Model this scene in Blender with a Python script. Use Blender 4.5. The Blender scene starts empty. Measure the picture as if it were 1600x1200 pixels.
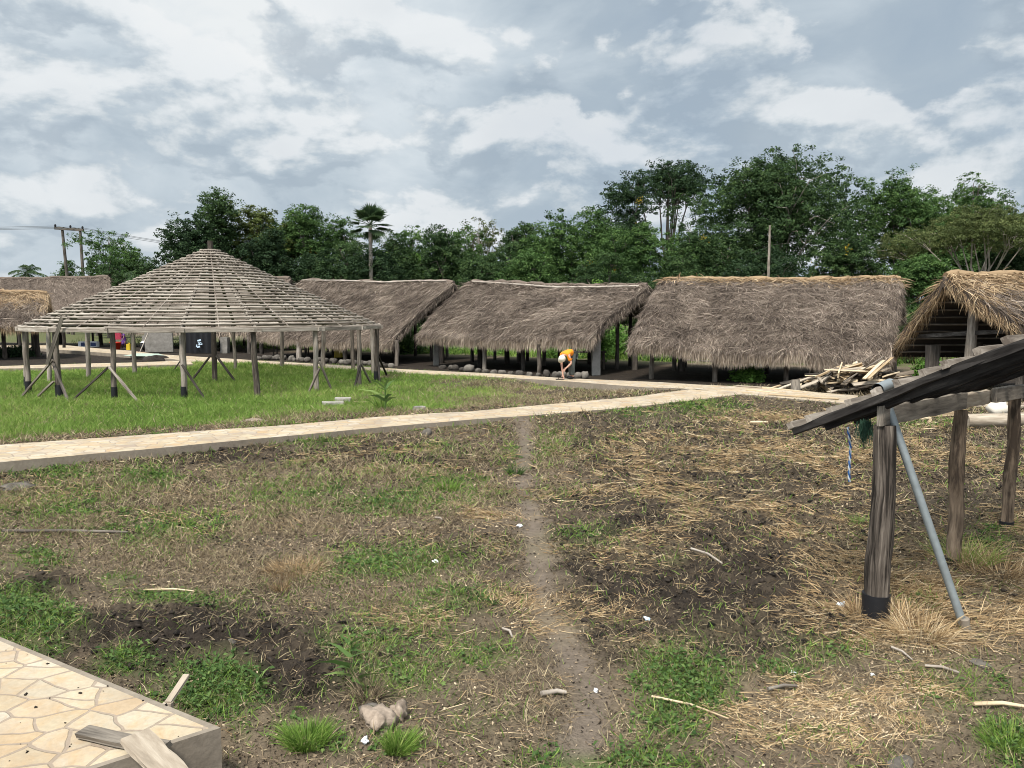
import bpy, math, random
import numpy as np
from mathutils import Vector

rng = np.random.default_rng(11)
random.seed(5)
sc = bpy.context.scene
COL = sc.collection
PI = math.pi

# ------------------------------------------------------------------ camera
HC, F, HOR = 2.4, 1200.0, 490.0
TH = math.atan((600 - HOR) / F)
CT, ST = math.cos(TH), math.sin(TH)
cam_d = bpy.data.cameras.new('camera')
cam = bpy.data.objects.new('camera', cam_d)
COL.objects.link(cam)
cam.location = (0, 0, HC)
cam.rotation_euler = (PI / 2 - TH, 0, 0)
cam_d.sensor_width = 36
cam_d.lens = 27.0
cam_d.clip_start = 0.05
cam_d.clip_end = 3000
sc.camera = cam


def ray(px, py):
    dx, dy = (px - 800) / F, (600 - py) / F
    return np.array([dx, CT + dy * ST, -ST + dy * CT])


def G(px, py, z=0.0):
    """surveyed spot: where the sight line meets height z"""
    d = ray(px, py)
    t = (z - HC) / d[2]
    return np.array([0, 0, HC]) + d * t


def D(px, py, dist):
    d = ray(px, py)
    return np.array([0, 0, HC]) + d * (dist / d[1])


def proj(x, y, z=0.0):
    dep = np.maximum(y * CT - (z - HC) * ST, 0.3)
    return 800 + F * x / dep, 600 - F * (y * ST + (z - HC) * CT) / dep


# ------------------------------------------------------------------ noise
def hsh(i, j, s):
    n = (i.astype(np.int64) * 374761393 + j.astype(np.int64) * 668265263 + s * 144269504) & 0xffffffff
    n = ((n ^ (n >> 13)) * 1274126177) & 0xffffffff
    n = ((n ^ (n >> 16)) * 461845907) & 0xffffffff
    return ((n ^ (n >> 15)) & 0xffff) / 65535.0


def vnoise(x, y, s=0):
    x = np.asarray(x, float); y = np.asarray(y, float)
    i, j = np.floor(x), np.floor(y)
    u, v = x - i, y - j
    u = u * u * (3 - 2 * u); v = v * v * (3 - 2 * v)
    a, b = hsh(i, j, s), hsh(i + 1, j, s)
    c, d = hsh(i, j + 1, s), hsh(i + 1, j + 1, s)
    return a + (b - a) * u + (c - a) * v + (a - b - c + d) * u * v


def fbm(x, y, s=0, o=4):
    r, a, t = 0, 1.0, 0
    for k in range(o):
        r = r + a * vnoise(x * 2 ** k + 17.3 * k, y * 2 ** k - 9.1 * k, s + k)
        t += a; a *= .5
    return r / t


def sst(a, b, x):
    t = np.clip((x - a) / (b - a), 0, 1)
    return t * t * (3 - 2 * t)


def inpoly(x, y, poly):
    x = np.asarray(x); y = np.asarray(y)
    r = np.zeros(x.shape, bool)
    n = len(poly)
    for k in range(n):
        x0, y0 = poly[k][:2]; x1, y1 = poly[(k + 1) % n][:2]
        c = ((y0 > y) != (y1 > y))
        if abs(y1 - y0) < 1e-9: continue
        r ^= c & (x < (x1 - x0) * (y - y0) / (y1 - y0) + x0)
    return r


def dpoly(x, y, pts):
    """distance to an open polyline"""
    x = np.asarray(x); y = np.asarray(y)
    best = np.full(x.shape, 1e9)
    for k in range(len(pts) - 1):
        ax, ay = pts[k][:2]; bx, by = pts[k + 1][:2]
        vx, vy = bx - ax, by - ay
        t = np.clip(((x - ax) * vx + (y - ay) * vy) / (vx * vx + vy * vy + 1e-9), 0, 1)
        best = np.minimum(best, np.hypot(x - ax - t * vx, y - ay - t * vy))
    return best


# ------------------------------------------------------------------ mesh builder
WL = {}


class MB:
    def __init__(s):
        s.V, s.A, s.T, s.FV, s.FS, s.FM, s.SM, s.n = [], [], [], [], [], [], [], 0

    def add(s, V, faces, rnd=.5, tc=None, mi=0, smooth=False):
        V = np.asarray(V, float).reshape(-1, 3)
        n = len(V)
        s.V.append(V)
        s.A.append(np.broadcast_to(np.asarray(rnd, float), (n,)).copy())
        s.T.append(V if tc is None else np.asarray(tc, float).reshape(-1, 3))
        for f in faces:
            f = np.asarray(f, np.int64)
            if f.ndim == 1: f = f[None]
            s.FV.append((f + s.n).ravel())
            s.FS.append(np.full(len(f), f.shape[1]))
            s.FM.append(np.full(len(f), mi))
            s.SM.append(np.full(len(f), smooth))
        s.n += n
        return s

    def build(s, name, mats, parent=None, origin=None, extra=None):
        V = np.concatenate(s.V)
        o0 = np.array(WL[parent.name]) if parent is not None else (np.array(origin, float) if origin is not None else np.zeros(3))
        me = bpy.data.meshes.new(name)
        me.vertices.add(len(V))
        me.vertices.foreach_set('co', (V - o0).astype(np.float32).ravel())
        lv = np.concatenate(s.FV); fs = np.concatenate(s.FS)
        me.loops.add(len(lv)); me.loops.foreach_set('vertex_index', lv.astype(np.int32))
        me.polygons.add(len(fs))
        st = np.zeros(len(fs), np.int32); st[1:] = np.cumsum(fs)[:-1]
        me.polygons.foreach_set('loop_start', st)
        me.polygons.foreach_set('material_index', np.concatenate(s.FM).astype(np.int32))
        me.polygons.foreach_set('use_smooth', np.concatenate(s.SM).astype(bool))
        me.update(calc_edges=True)
        a = me.attributes.new('rnd', 'FLOAT', 'POINT'); a.data.foreach_set('value', np.concatenate(s.A).astype(np.float32))
        t = me.attributes.new('tc', 'FLOAT_VECTOR', 'POINT'); t.data.foreach_set('vector', np.concatenate(s.T).astype(np.float32).ravel())
        if extra is not None:
            for k, arr in extra.items():
                c = me.attributes.new(k, 'FLOAT_COLOR', 'POINT'); c.data.foreach_set('color', arr.astype(np.float32).ravel())
        if not isinstance(mats, (list, tuple)): mats = [mats]
        for m in mats: me.materials.append(m)
        o = bpy.data.objects.new(name, me)
        COL.objects.link(o)
        if parent is not None: o.parent = parent
        else: o.location = o0
        WL[o.name] = o0
        return o


def tag(o, label, cat, group=None):
    o['label'] = label; o['category'] = cat
    if group: o['group'] = group
    return o


def struct(o, kind='structure'):
    o['kind'] = kind
    return o


def thing(name, label, cat, loc, group=None):
    o = bpy.data.objects.new(name, None)
    COL.objects.link(o)
    o.location = tuple(loc)
    o.empty_display_size = .2
    WL[o.name] = np.array(loc, float)
    return tag(o, label, cat, group)


def nrm(v):
    v = np.asarray(v, float)
    return v / (np.linalg.norm(v, axis=-1, keepdims=True) + 1e-12)


def frame(d, up=(0, 0, 1)):
    d = nrm(d); up = np.array(up, float)
    if abs(d @ up) > .97: up = np.array([1., 0, 0])
    a = nrm(np.cross(up, d)); b = np.cross(d, a)
    return a, b


def tube(mb, pts, rad, n=10, jit=0.0, rnd=.5, smooth=True, mi=0, cap=True, sub=1):
    pts = [np.array(p, float) for p in pts]
    rad = list(np.broadcast_to(rad, (len(pts),)))
    if sub > 1:
        P2, R2 = [], []
        for k in range(len(pts) - 1):
            for q in range(sub):
                t = q / sub
                P2.append(pts[k] * (1 - t) + pts[k + 1] * t); R2.append(rad[k] * (1 - t) + rad[k + 1] * t)
        P2.append(pts[-1]); R2.append(rad[-1]); pts, rad = P2, R2
    m = len(pts)
    a0, b0 = frame(pts[-1] - pts[0])
    V, T = [], []
    L = 0
    ph = rng.random() * 50
    ang = np.arange(n) / n * 2 * PI
    for k in range(m):
        d = pts[min(k + 1, m - 1)] - pts[max(k - 1, 0)]
        d = nrm(d)
        a = nrm(a0 - d * (a0 @ d)); b = np.cross(d, a)
        if k: L += np.linalg.norm(pts[k] - pts[k - 1])
        r = rad[k] * (1 + jit * 2 * (vnoise(np.cos(ang) * 2.2 + ph, np.sin(ang) * 2.2 + L * 4.5, 3) - .5) + jit * (vnoise(ang * 0 + ph, ang * 0 + L * 4, 9) - .5))
        V.append(pts[k] + np.outer(np.cos(ang) * r, a) + np.outer(np.sin(ang) * r, b))
        T.append(np.stack([np.cos(ang) * rad[k] + ph, np.sin(ang) * rad[k], np.full(n, L)], 1))
    V = np.concatenate(V); T = np.concatenate(T)
    i = np.arange(n); fs = []
    for k in range(m - 1):
        fs.append(np.stack([k * n + i, k * n + (i + 1) % n, (k + 1) * n + (i + 1) % n, (k + 1) * n + i], 1))
    mb.add(V, fs, rnd, T, mi, smooth)
    if cap:
        mb.add(V[:n][::-1], [np.arange(n)], rnd * .8, T[:n], mi)
        mb.add(V[-n:], [np.arange(n)], rnd * 1.1, T[-n:], mi)
    return mb


def bar(mb, p0, p1, w, h, up=(0, 0, 1), seg=1, cham=.006, jit=0.0, rnd=.5, mi=0, taper=1.0):
    """chamfered plank from p0 to p1, w across, h along up"""
    p0 = np.array(p0, float); p1 = np.array(p1, float)
    a, b = frame(p1 - p0, up)
    L = np.linalg.norm(p1 - p0)
    c = min(cham, w * .3, h * .3)
    sec = np.array([[-w / 2 + c, -h / 2], [w / 2 - c, -h / 2], [w / 2, -h / 2 + c], [w / 2, h / 2 - c], [w / 2 - c, h / 2], [-w / 2 + c, h / 2], [-w / 2, h / 2 - c], [-w / 2, -h / 2 + c]])
    V, T = [], []
    ph = rng.random(2) * 40
    for k in range(seg + 1):
        t = k / seg
        s2 = sec * (1 + (taper - 1) * t)
        if jit:
            nz = vnoise(np.arange(8) * 1.7 + ph[0], np.full(8, t * L * 4 + ph[1]), 4) - .5
            s2 = s2 + s2 / (np.abs(s2).max() + 1e-9) * (nz * jit)[:, None] * 2
        q = p0 + (p1 - p0) * t
        V.append(q + np.outer(s2[:, 0], a) + np.outer(s2[:, 1], b))
        T.append(np.stack([s2[:, 0] + ph[0], s2[:, 1] + ph[1], np.full(8, t * L)], 1))
    V = np.concatenate(V); T = np.concatenate(T)
    i = np.arange(8); fs = []
    for k in range(seg):
        fs.append(np.stack([k * 8 + i, k * 8 + (i + 1) % 8, (k + 1) * 8 + (i + 1) % 8, (k + 1) * 8 + i], 1))
    mb.add(V, fs, rnd, T, mi)
    mb.add(V[:8][::-1], [np.arange(8)], rnd, T[:8], mi)
    mb.add(V[-8:], [np.arange(8)], rnd, T[-8:], mi)
    return mb


def blades(mb, base, d, ln, w, bend, rnd, mi=0, side=None):
    n = len(base)
    d = nrm(d)
    if side is None:
        side = nrm(np.cross(d, rng.normal(size=(n, 3))))
    ln = np.broadcast_to(ln, (n,))[:, None]; w = np.broadcast_to(w, (n,))[:, None]
    mid = base + d * ln * .55 + bend * .3
    tip = base + d * ln + bend
    V = np.stack([base - side * w / 2, base + side * w / 2, mid - side * w * .42, mid + side * w * .42, tip], 1)
    k = np.arange(n)[:, None] * 5
    mb.add(V.reshape(-1, 3), [k + np.array([0, 1, 3, 2]), k + np.array([2, 3, 4])], np.repeat(rnd, 5), None, mi)
    return mb


def leaves(mb, c, nrm_, size, asp, rnd, mi=0, axis=None):
    n = len(c)
    nn = nrm(nrm_)
    if axis is None: axis = rng.normal(size=(n, 3))
    a = nrm(axis - nn * np.sum(axis * nn, 1, keepdims=True)); b = np.cross(nn, a)
    s = np.broadcast_to(size, (n,))[:, None]
    V = np.stack([c - a * s * .5, c + b * s * asp * .5 - a * s * .05 + nn * s * .06, c + a * s * .5 - nn * s * .1, c - b * s * asp * .5 - a * s * .05 + nn * s * .06], 1)
    k = np.arange(n)[:, None] * 4
    mb.add(V.reshape(-1, 3), [k + np.arange(4)], np.repeat(np.broadcast_to(rnd, (n,)), 4), None, mi)
    return mb


_ico = None


def rock(mb, c, size, seed=0, rough=.25, rnd=.5, mi=0, rings=9, segs=14, rz=0, boxy=.0):
    th = np.linspace(0.0, PI, rings)
    ph = np.arange(segs) / segs * 2 * PI
    T, P = np.meshgrid(th, ph, indexing='ij')
    d = np.stack([np.sin(T) * np.cos(P), np.sin(T) * np.sin(P), np.cos(T)], -1).reshape(-1, 3)
    if boxy:
        p = np.sign(d) * np.abs(d) ** (1 - boxy); d2 = p / np.abs(d).max(1, keepdims=True) ** 0.0
        d = d2
    q = d * 1.4 + seed * 7.7
    f = 1 + rough * 2 * ((vnoise(q[:, 0] + q[:, 2] * .7, q[:, 1] + q[:, 2] * .5, seed) - .5) + .5 * (vnoise(q[:, 0] * 2.3 - q[:, 2], q[:, 1] * 2.3 + q[:, 2] * 1.9, seed + 5) - .5))
    v = d * f[:, None] * np.array(size) / 2
    cz, sz = math.cos(rz), math.sin(rz)
    v = v @ np.array([[cz, sz, 0], [-sz, cz, 0], [0, 0, 1]]) + np.array(c)
    i = np.arange(segs); fs = []
    for k in range(rings - 1):
        fs.append(np.stack([k * segs + i, (k + 1) * segs + i, (k + 1) * segs + (i + 1) % segs, k * segs + (i + 1) % segs], 1))
    mb.add(v, fs, rnd, None, mi, True)
    return mb


def lathe(mb, c, prof, n=20, rnd=.5, mi=0, smooth=True):
    """prof: (r, z) pairs"""
    ang = np.arange(n) / n * 2 * PI
    V = np.concatenate([np.stack([np.cos(ang) * r + c[0], np.sin(ang) * r + c[1], np.full(n, z + c[2])], 1) for r, z in prof])
    i = np.arange(n)
    fs = [np.stack([k * n + i, k * n + (i + 1) % n, (k + 1) * n + (i + 1) % n, (k + 1) * n + i], 1) for k in range(len(prof) - 1)]
    mb.add(V, fs, rnd, None, mi, smooth)
    return mb


# ------------------------------------------------------------------ materials
def newmat(name):
    m = bpy.data.materials.new(name); m.use_nodes = True
    nt = m.node_tree; nt.nodes.clear()
    out = nt.nodes.new('ShaderNodeOutputMaterial')
    return m, nt, out


def N(nt, typ, **kw):
    n = nt.nodes.new(typ)
    for k, v in kw.items(): setattr(n, k, v)
    return n


def ramp(nt, stops, interp='LINEAR'):
    r = N(nt, 'ShaderNodeValToRGB')
    e = r.color_ramp; e.interpolation = interp
    while len(e.elements) < len(stops): e.elements.new(.5)
    for k, (p, c) in enumerate(stops):
        e.elements[k].position = p; e.elements[k].color = (c[0], c[1], c[2], 1)
    return r


def math_(nt, op, a, b=None, c=None, clamp=False):
    n = N(nt, 'ShaderNodeMath', operation=op); n.use_clamp = clamp
    for k, v in enumerate((a, b, c)):
        if v is None: continue
        if isinstance(v, (int, float)): n.inputs[k].default_value = v
        else: nt.links.new(v, n.inputs[k])
    return n.outputs[0]


def mix(nt, fac, a, b, blend='MIX'):
    n = N(nt, 'ShaderNodeMix', data_type='RGBA', blend_type=blend)
    for sock, v in ((n.inputs[0], fac), (n.inputs[6], a), (n.inputs[7], b)):
        if isinstance(v, (int, float)): sock.default_value = v
        elif isinstance(v, (tuple, list)): sock.default_value = (v[0], v[1], v[2], 1)
        else: nt.links.new(v, sock)
    return n.outputs[2]


def noise(nt, vec, scale, detail=4, rough=.55, dist=0.0):
    n = N(nt, 'ShaderNodeTexNoise')
    n.inputs['Scale'].default_value = scale; n.inputs['Detail'].default_value = detail
    n.inputs['Roughness'].default_value = rough; n.inputs['Distortion'].default_value = dist
    if vec is not None: nt.links.new(vec, n.inputs['Vector'])
    return n.outputs[0]


def mapping(nt, vec, scale=(1, 1, 1), loc=(0, 0, 0)):
    n = N(nt, 'ShaderNodeMapping'); n.inputs['Scale'].default_value = scale; n.inputs['Location'].default_value = loc
    nt.links.new(vec, n.inputs['Vector'])
    return n.outputs[0]


def attr(nt, name):
    n = N(nt, 'ShaderNodeAttribute'); n.attribute_name = name
    return n


def pbsdf(nt, out, col, rough=.8, bump=None, bstr=.3, bdist=.01, spec=.3, metal=0.0):
    p = N(nt, 'ShaderNodeBsdfPrincipled')
    if isinstance(col, (tuple, list)): p.inputs['Base Color'].default_value = (*col[:3], 1)
    else: nt.links.new(col, p.inputs['Base Color'])
    if isinstance(rough, (int, float)): p.inputs['Roughness'].default_value = rough
    else: nt.links.new(rough, p.inputs['Roughness'])
    p.inputs['Specular IOR Level'].default_value = spec
    p.inputs['Metallic'].default_value = metal
    if bump is not None:
        b = N(nt, 'ShaderNodeBump'); b.inputs['Strength'].default_value = bstr; b.inputs['Distance'].default_value = bdist
        nt.links.new(bump, b.inputs['Height']); nt.links.new(b.outputs[0], p.inputs['Normal'])
    if out is not None: nt.links.new(p.outputs[0], out.inputs[0])
    return p


def m_blade(name, stops, transl=.25, rough=.8, patch=None):
    m, nt, out = newmat(name)
    a = attr(nt, 'rnd').outputs['Fac']
    col = ramp(nt, stops); nt.links.new(a, col.inputs[0])
    c = col.outputs[0]
    if patch:
        g = N(nt, 'ShaderNodeNewGeometry').outputs['Position']
        nz = noise(nt, g, patch[0], 3)
        f = math_(nt, 'MULTIPLY_ADD', nz, patch[1] * 2, 1 - patch[1])
        c = mix(nt, 1.0, c, f, 'MULTIPLY')
    p = pbsdf(nt, None, c, rough, spec=.15)
    if transl:
        t = N(nt, 'ShaderNodeBsdfTranslucent'); nt.links.new(c, t.inputs[0])
        mx = N(nt, 'ShaderNodeMixShader'); mx.inputs[0].default_value = transl
        nt.links.new(p.outputs[0], mx.inputs[1]); nt.links.new(t.outputs[0], mx.inputs[2]); nt.links.new(mx.outputs[0], out.inputs[0])
    else: nt.links.new(p.outputs[0], out.inputs[0])
    return m


def m_wood(name, dark, mid, light, sc_=28.0, along=2.0, rough=.85, bstr=.5, blotch=.5, con=1.7):
    m, nt, out = newmat(name)
    tc = attr(nt, 'tc').outputs['Vector']; r = attr(nt, 'rnd').outputs['Fac']
    g = noise(nt, mapping(nt, tc, (sc_, sc_, along)), 1.0, 5, .65, .4)
    b = noise(nt, mapping(nt, tc, (5, 5, 1.6)), 1.0, 3)
    v = math_(nt, 'ADD', math_(nt, 'MULTIPLY_ADD', g, con, -.5 * con + .25), math_(nt, 'MULTIPLY_ADD', b, blotch * 2, -blotch))
    v = math_(nt, 'ADD', v, math_(nt, 'MULTIPLY_ADD', r, .8, -.28), clamp=True)
    col = ramp(nt, [(0.0, dark), (.5, mid), (1.0, light)]); nt.links.new(v, col.inputs[0])
    pbsdf(nt, out, col.outputs[0], rough, g, bstr, .008, .2)
    return m


def m_plain(name, col, rough=.6, var=.2, scale=8, spec=.4, metal=0.0, bstr=.15):
    m, nt, out = newmat(name)
    tc = attr(nt, 'tc').outputs['Vector']
    n = noise(nt, tc, scale, 4)
    f = math_(nt, 'MULTIPLY_ADD', n, var * 2, 1 - var)
    c = mix(nt, 1.0, col, f, 'MULTIPLY')
    pbsdf(nt, out, c, rough, n, bstr, .01, spec, metal)
    return m


def m_stone(name, a, b, scale=9):
    m, nt, out = newmat(name)
    tc = attr(nt, 'tc').outputs['Vector']; r = attr(nt, 'rnd').outputs['Fac']
    n = noise(nt, tc, scale, 6, .65)
    v = math_(nt, 'ADD', n, math_(nt, 'MULTIPLY_ADD', r, .5, -.25), clamp=True)
    col = ramp(nt, [(.25, a), (.75, b)]); nt.links.new(v, col.inputs[0])
    pbsdf(nt, out, col.outputs[0], .9, n, .6, .02, .2)
    return m


M = {}
M['post'] = m_wood('weathered_log', (.05, .04, .032), (.19, .16, .13), (.40, .35, .30))
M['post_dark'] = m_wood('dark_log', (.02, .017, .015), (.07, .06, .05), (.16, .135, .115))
M['batten'] = m_wood('grey_batten', (.11, .088, .070), (.29, .248, .205), (.53, .47, .40), 24, 2)
M['beam'] = m_wood('grey_sawn', (.08, .068, .056), (.25, .215, .175), (.46, .41, .34), 22, 2.2)
M['rafter'] = m_wood('dark_rafter', (.012, .010, .009), (.035, .031, .028), (.12, .11, .10), 30, 5, blotch=.7)  # near-black wood tone for rafters, tie beam and inner battens
M['old_post'] = m_wood('split_post', (.018, .014, .011), (.12, .098, .080), (.36, .31, .255), 46, 2.2, bstr=1.0, blotch=.6, con=2.5)
M['tan_post'] = m_wood('tan_post', (.05, .036, .026), (.25, .185, .13), (.46, .37, .28), 26, 3.5, bstr=.9, blotch=.9, con=1.6)
M['pale_plank'] = m_wood('fresh_plank', (.30, .21, .12), (.56, .44, .29), (.74, .62, .44), 18, 2)
M['mid_plank'] = m_wood('aged_plank', (.12, .095, .07), (.30, .245, .185), (.5, .43, .34), 18, 2)
M['dark_plank'] = m_wood('old_plank', (.03, .025, .02), (.11, .09, .07), (.22, .19, .155), 18, 2)
M['thatch'] = m_blade('thatch_grey', [(0, (.032, .024, .019)), (.42, (.158, .124, .100)), (.8, (.31, .25, .20)), (1, (.50, .41, .325))], .08, .9, (1.1, .22))
M['fringe'] = m_blade('thatch_fringe', [(0, (.18, .135, .105)), (.5, (.46, .37, .29)), (1, (.70, .58, .45))], .12, .9)
M['gold'] = m_blade('thatch_gold', [(0, (.11, .07, .04)), (.5, (.35, .245, .145)), (1, (.62, .48, .31))], .1, .9, (1.5, .2))
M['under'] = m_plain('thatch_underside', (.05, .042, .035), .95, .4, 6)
M['sleeve'] = m_plain('black_wrap', (.012, .012, .014), .55, .4, 10, .3)
M['stone'] = m_stone('field_stone', (.05, .043, .036), (.16, .142, .12))  # tone lowered to carry the shade on the stones edging the huts
M['rubble'] = m_stone('tan_stone', (.13, .10, .075), (.40, .32, .25), 14)
M['concrete'] = m_stone('cement', (.20, .185, .165), (.40, .37, .33), 5)
M['col'] = m_stone('cement_column', (.13, .12, .105), (.28, .26, .235), 4)
M['steel'] = m_plain('galvanised', (.24, .265, .27), .5, .3, 16, .5, .35)
M['dark'] = m_plain('bore_shade', (.01, .01, .01), .9)  # near-black stands in for the shade inside the pipe head
M['plastic_white'] = m_plain('white_plastic', (.8, .82, .84), .4, .12, 30)
M['bluebag'] = m_plain('pale_blue_plastic', (.55, .68, .80), .35, .2, 40)
M['red'] = m_plain('red_plastic', (.65, .045, .02), .4, .1)
M['yellow'] = m_plain('yellow_plastic', (.62, .44, .03), .45, .15)
M['black'] = m_plain('black_paint', (.012, .012, .014), .4, .3)
M['net'] = m_plain('green_net', (.02, .06, .035), .8, .4, 60)
M['mat_'] = m_plain('green_mat', (.33, .40, .33), .8, .2, 6)
M['sack'] = m_plain('white_sack', (.72, .66, .56), .8, .2, 12)
M['wire'] = m_plain('wire', (.10, .11, .12), .6)
M['skin_l'] = m_plain('skin_fair', (.50, .28, .20), .55, .08)
M['skin_d'] = m_plain('skin_brown', (.11, .055, .035), .5, .1)
M['shirt'] = m_plain('orange_cloth', (.85, .26, .012), .85, .12, 12)
M['trouser'] = m_plain('grey_cloth', (.075, .085, .08), .9, .2, 12)
M['cap'] = m_plain('cream_cloth', (.70, .66, .55), .85, .12, 20)
M['bark'] = m_wood('bark', (.05, .042, .035), (.14, .12, .10), (.28, .25, .21), 10, 2, bstr=.7)
M['bark_pale'] = m_wood('pale_bark', (.18, .15, .12), (.36, .31, .26), (.52, .47, .40), 8, 2)
M['blossom'] = m_blade('blossom', [(0, (.22, .16, .02)), (1, (.52, .38, .05))], .2)


def foliage(name, d, m_, l, tr=.3):
    return m_blade(name, [(0, d), (.55, m_), (.93, l), (1.0, tuple(min(1, c * 1.35) for c in l))], tr, .65)


LF = {
    'deep': foliage('leaf_deep', (0.014, 0.030, 0.014), (0.034, 0.064, 0.026), (0.066, 0.112, 0.039)),
    'dark': foliage('leaf_dark', (0.021, 0.043, 0.018), (0.053, 0.096, 0.033), (0.107, 0.165, 0.053)),
    'mid': foliage('leaf_mid', (0.030, 0.062, 0.021), (0.077, 0.144, 0.040), (0.150, 0.234, 0.066)),
    'warm': foliage('leaf_warm', (0.036, 0.053, 0.016), (0.098, 0.127, 0.034), (0.192, 0.218, 0.058)),
    'olive': foliage('leaf_olive', (0.044, 0.058, 0.021), (0.104, 0.130, 0.044), (0.181, 0.198, 0.070)),
    'fresh': foliage('leaf_fresh', (.04, .09, .018), (.11, .22, .04), (.21, .35, .08)),
    'palm': foliage('leaf_palm', (0.027, 0.044, 0.023), (0.064, 0.107, 0.044), (0.150, 0.192, 0.086)),
}
M['weed'] = m_blade('weed_leaf', [(0, (.035, .075, .02)), (.5, (.088, .152, .042)), (1, (.20, .275, .085))], .3, .6)
M['grass'] = m_blade('grass_blade', [(0, (.08, .15, .025)), (.5, (.185, .295, .055)), (.85, (.34, .405, .115)), (1, (.42, .38, .16))], .3, .6, (.7, .28))
M['straw'] = m_blade('straw', [(0, (.10, .06, .035)), (.4, (.30, .20, .105)), (.75, (.52, .38, .21)), (1, (.70, .57, .38))], .12, .8, (.8, .32))
M['litter'] = m_blade('leaf_litter', [(0, (.02, .015, .012)), (.35, (.12, .09, .062)), (.7, (.34, .26, .17)), (1, (.62, .50, .35))], .05, .9)
M['deadgrass'] = m_blade('dead_grass', [(0, (.07, .053, .036)), (.5, (.235, .178, .112)), (1, (.48, .40, .25))], .15, .8, (.7, .4))


def m_flag(name, scale):
    m, nt, out = newmat(name)
    g = N(nt, 'ShaderNodeNewGeometry').outputs['Position']
    wn = N(nt, 'ShaderNodeTexNoise'); wn.inputs['Scale'].default_value = 1.6; wn.inputs['Detail'].default_value = 3
    nt.links.new(g, wn.inputs['Vector'])
    off = N(nt, 'ShaderNodeVectorMath', operation='MULTIPLY_ADD')
    nt.links.new(wn.outputs[1], off.inputs[0]); off.inputs[1].default_value = (.2, .2, 0); nt.links.new(g, off.inputs[2])
    fl = mapping(nt, off.outputs[0], (1, 1.35, 0))
    vo = N(nt, 'ShaderNodeTexVoronoi'); vo.voronoi_dimensions = '2D'; vo.inputs['Scale'].default_value = scale
    ve = N(nt, 'ShaderNodeTexVoronoi'); ve.voronoi_dimensions = '2D'; ve.feature = 'DISTANCE_TO_EDGE'; ve.inputs['Scale'].default_value = scale
    nt.links.new(fl, vo.inputs['Vector']); nt.links.new(fl, ve.inputs['Vector'])
    sep = N(nt, 'ShaderNodeSeparateColor'); nt.links.new(vo.outputs['Color'], sep.inputs[0])
    cr = ramp(nt, [(0, (0.386, 0.329, 0.251)), (.22, (0.530, 0.456, 0.333)), (.42, (0.477, 0.382, 0.251)), (.6, (0.555, 0.497, 0.403)), (.76, (0.471, 0.339, 0.200)), (.88, (0.533, 0.467, 0.360)), (1, (0.367, 0.310, 0.253))])
    nt.links.new(sep.outputs[0], cr.inputs[0])
    st = noise(nt, g, 7, 5, .65, .6)
    c = mix(nt, math_(nt, 'MULTIPLY_ADD', st, 2.2, -.95, True), cr.outputs[0], (.50, .32, .15))
    fine = noise(nt, g, 40, 4)
    c = mix(nt, 1.0, c, math_(nt, 'MULTIPLY_ADD', fine, .40, .66), 'MULTIPLY')
    wob = noise(nt, g, 9, 3)
    e = math_(nt, 'ADD', ve.outputs['Distance'], math_(nt, 'MULTIPLY_ADD', wob, .05, -.025))
    mort = N(nt, 'ShaderNodeMapRange'); mort.inputs[1].default_value = .03; mort.inputs[2].default_value = .05
    nt.links.new(e, mort.inputs[0])
    mc = mix(nt, fine, (.22, .17, .125), (.36, .29, .225))
    c = mix(nt, mort.outputs[0], mc, c)
    dirt = noise(nt, g, 1.3, 5, .6)
    c = mix(nt, math_(nt, 'MULTIPLY_ADD', dirt, 2.2, -1.0, True), c, (.26, .20, .145))
    bh = math_(nt, 'ADD', mort.outputs[0], math_(nt, 'MULTIPLY', st, .5))
    pbsdf(nt, out, c, .8, bh, .5, .012, .25)
    return m


M['flag'] = m_flag('flagstone', 4.0)
M['flag_near'] = m_flag('flagstone_near', 4.4)


def m_kerb():
    m, nt, out = newmat('kerb_cement')
    g = N(nt, 'ShaderNodeNewGeometry').outputs['Position']
    n = noise(nt, g, 3, 5, .6); n2 = noise(nt, g, 30, 3)
    c = mix(nt, n, (.13, .105, .08), (.34, .29, .23))
    c = mix(nt, 1.0, c, math_(nt, 'MULTIPLY_ADD', n2, .5, .75), 'MULTIPLY')
    pbsdf(nt, out, c, .9, n2, .3, .01, .2)
    return m


M['kerb'] = m_kerb()


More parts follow.
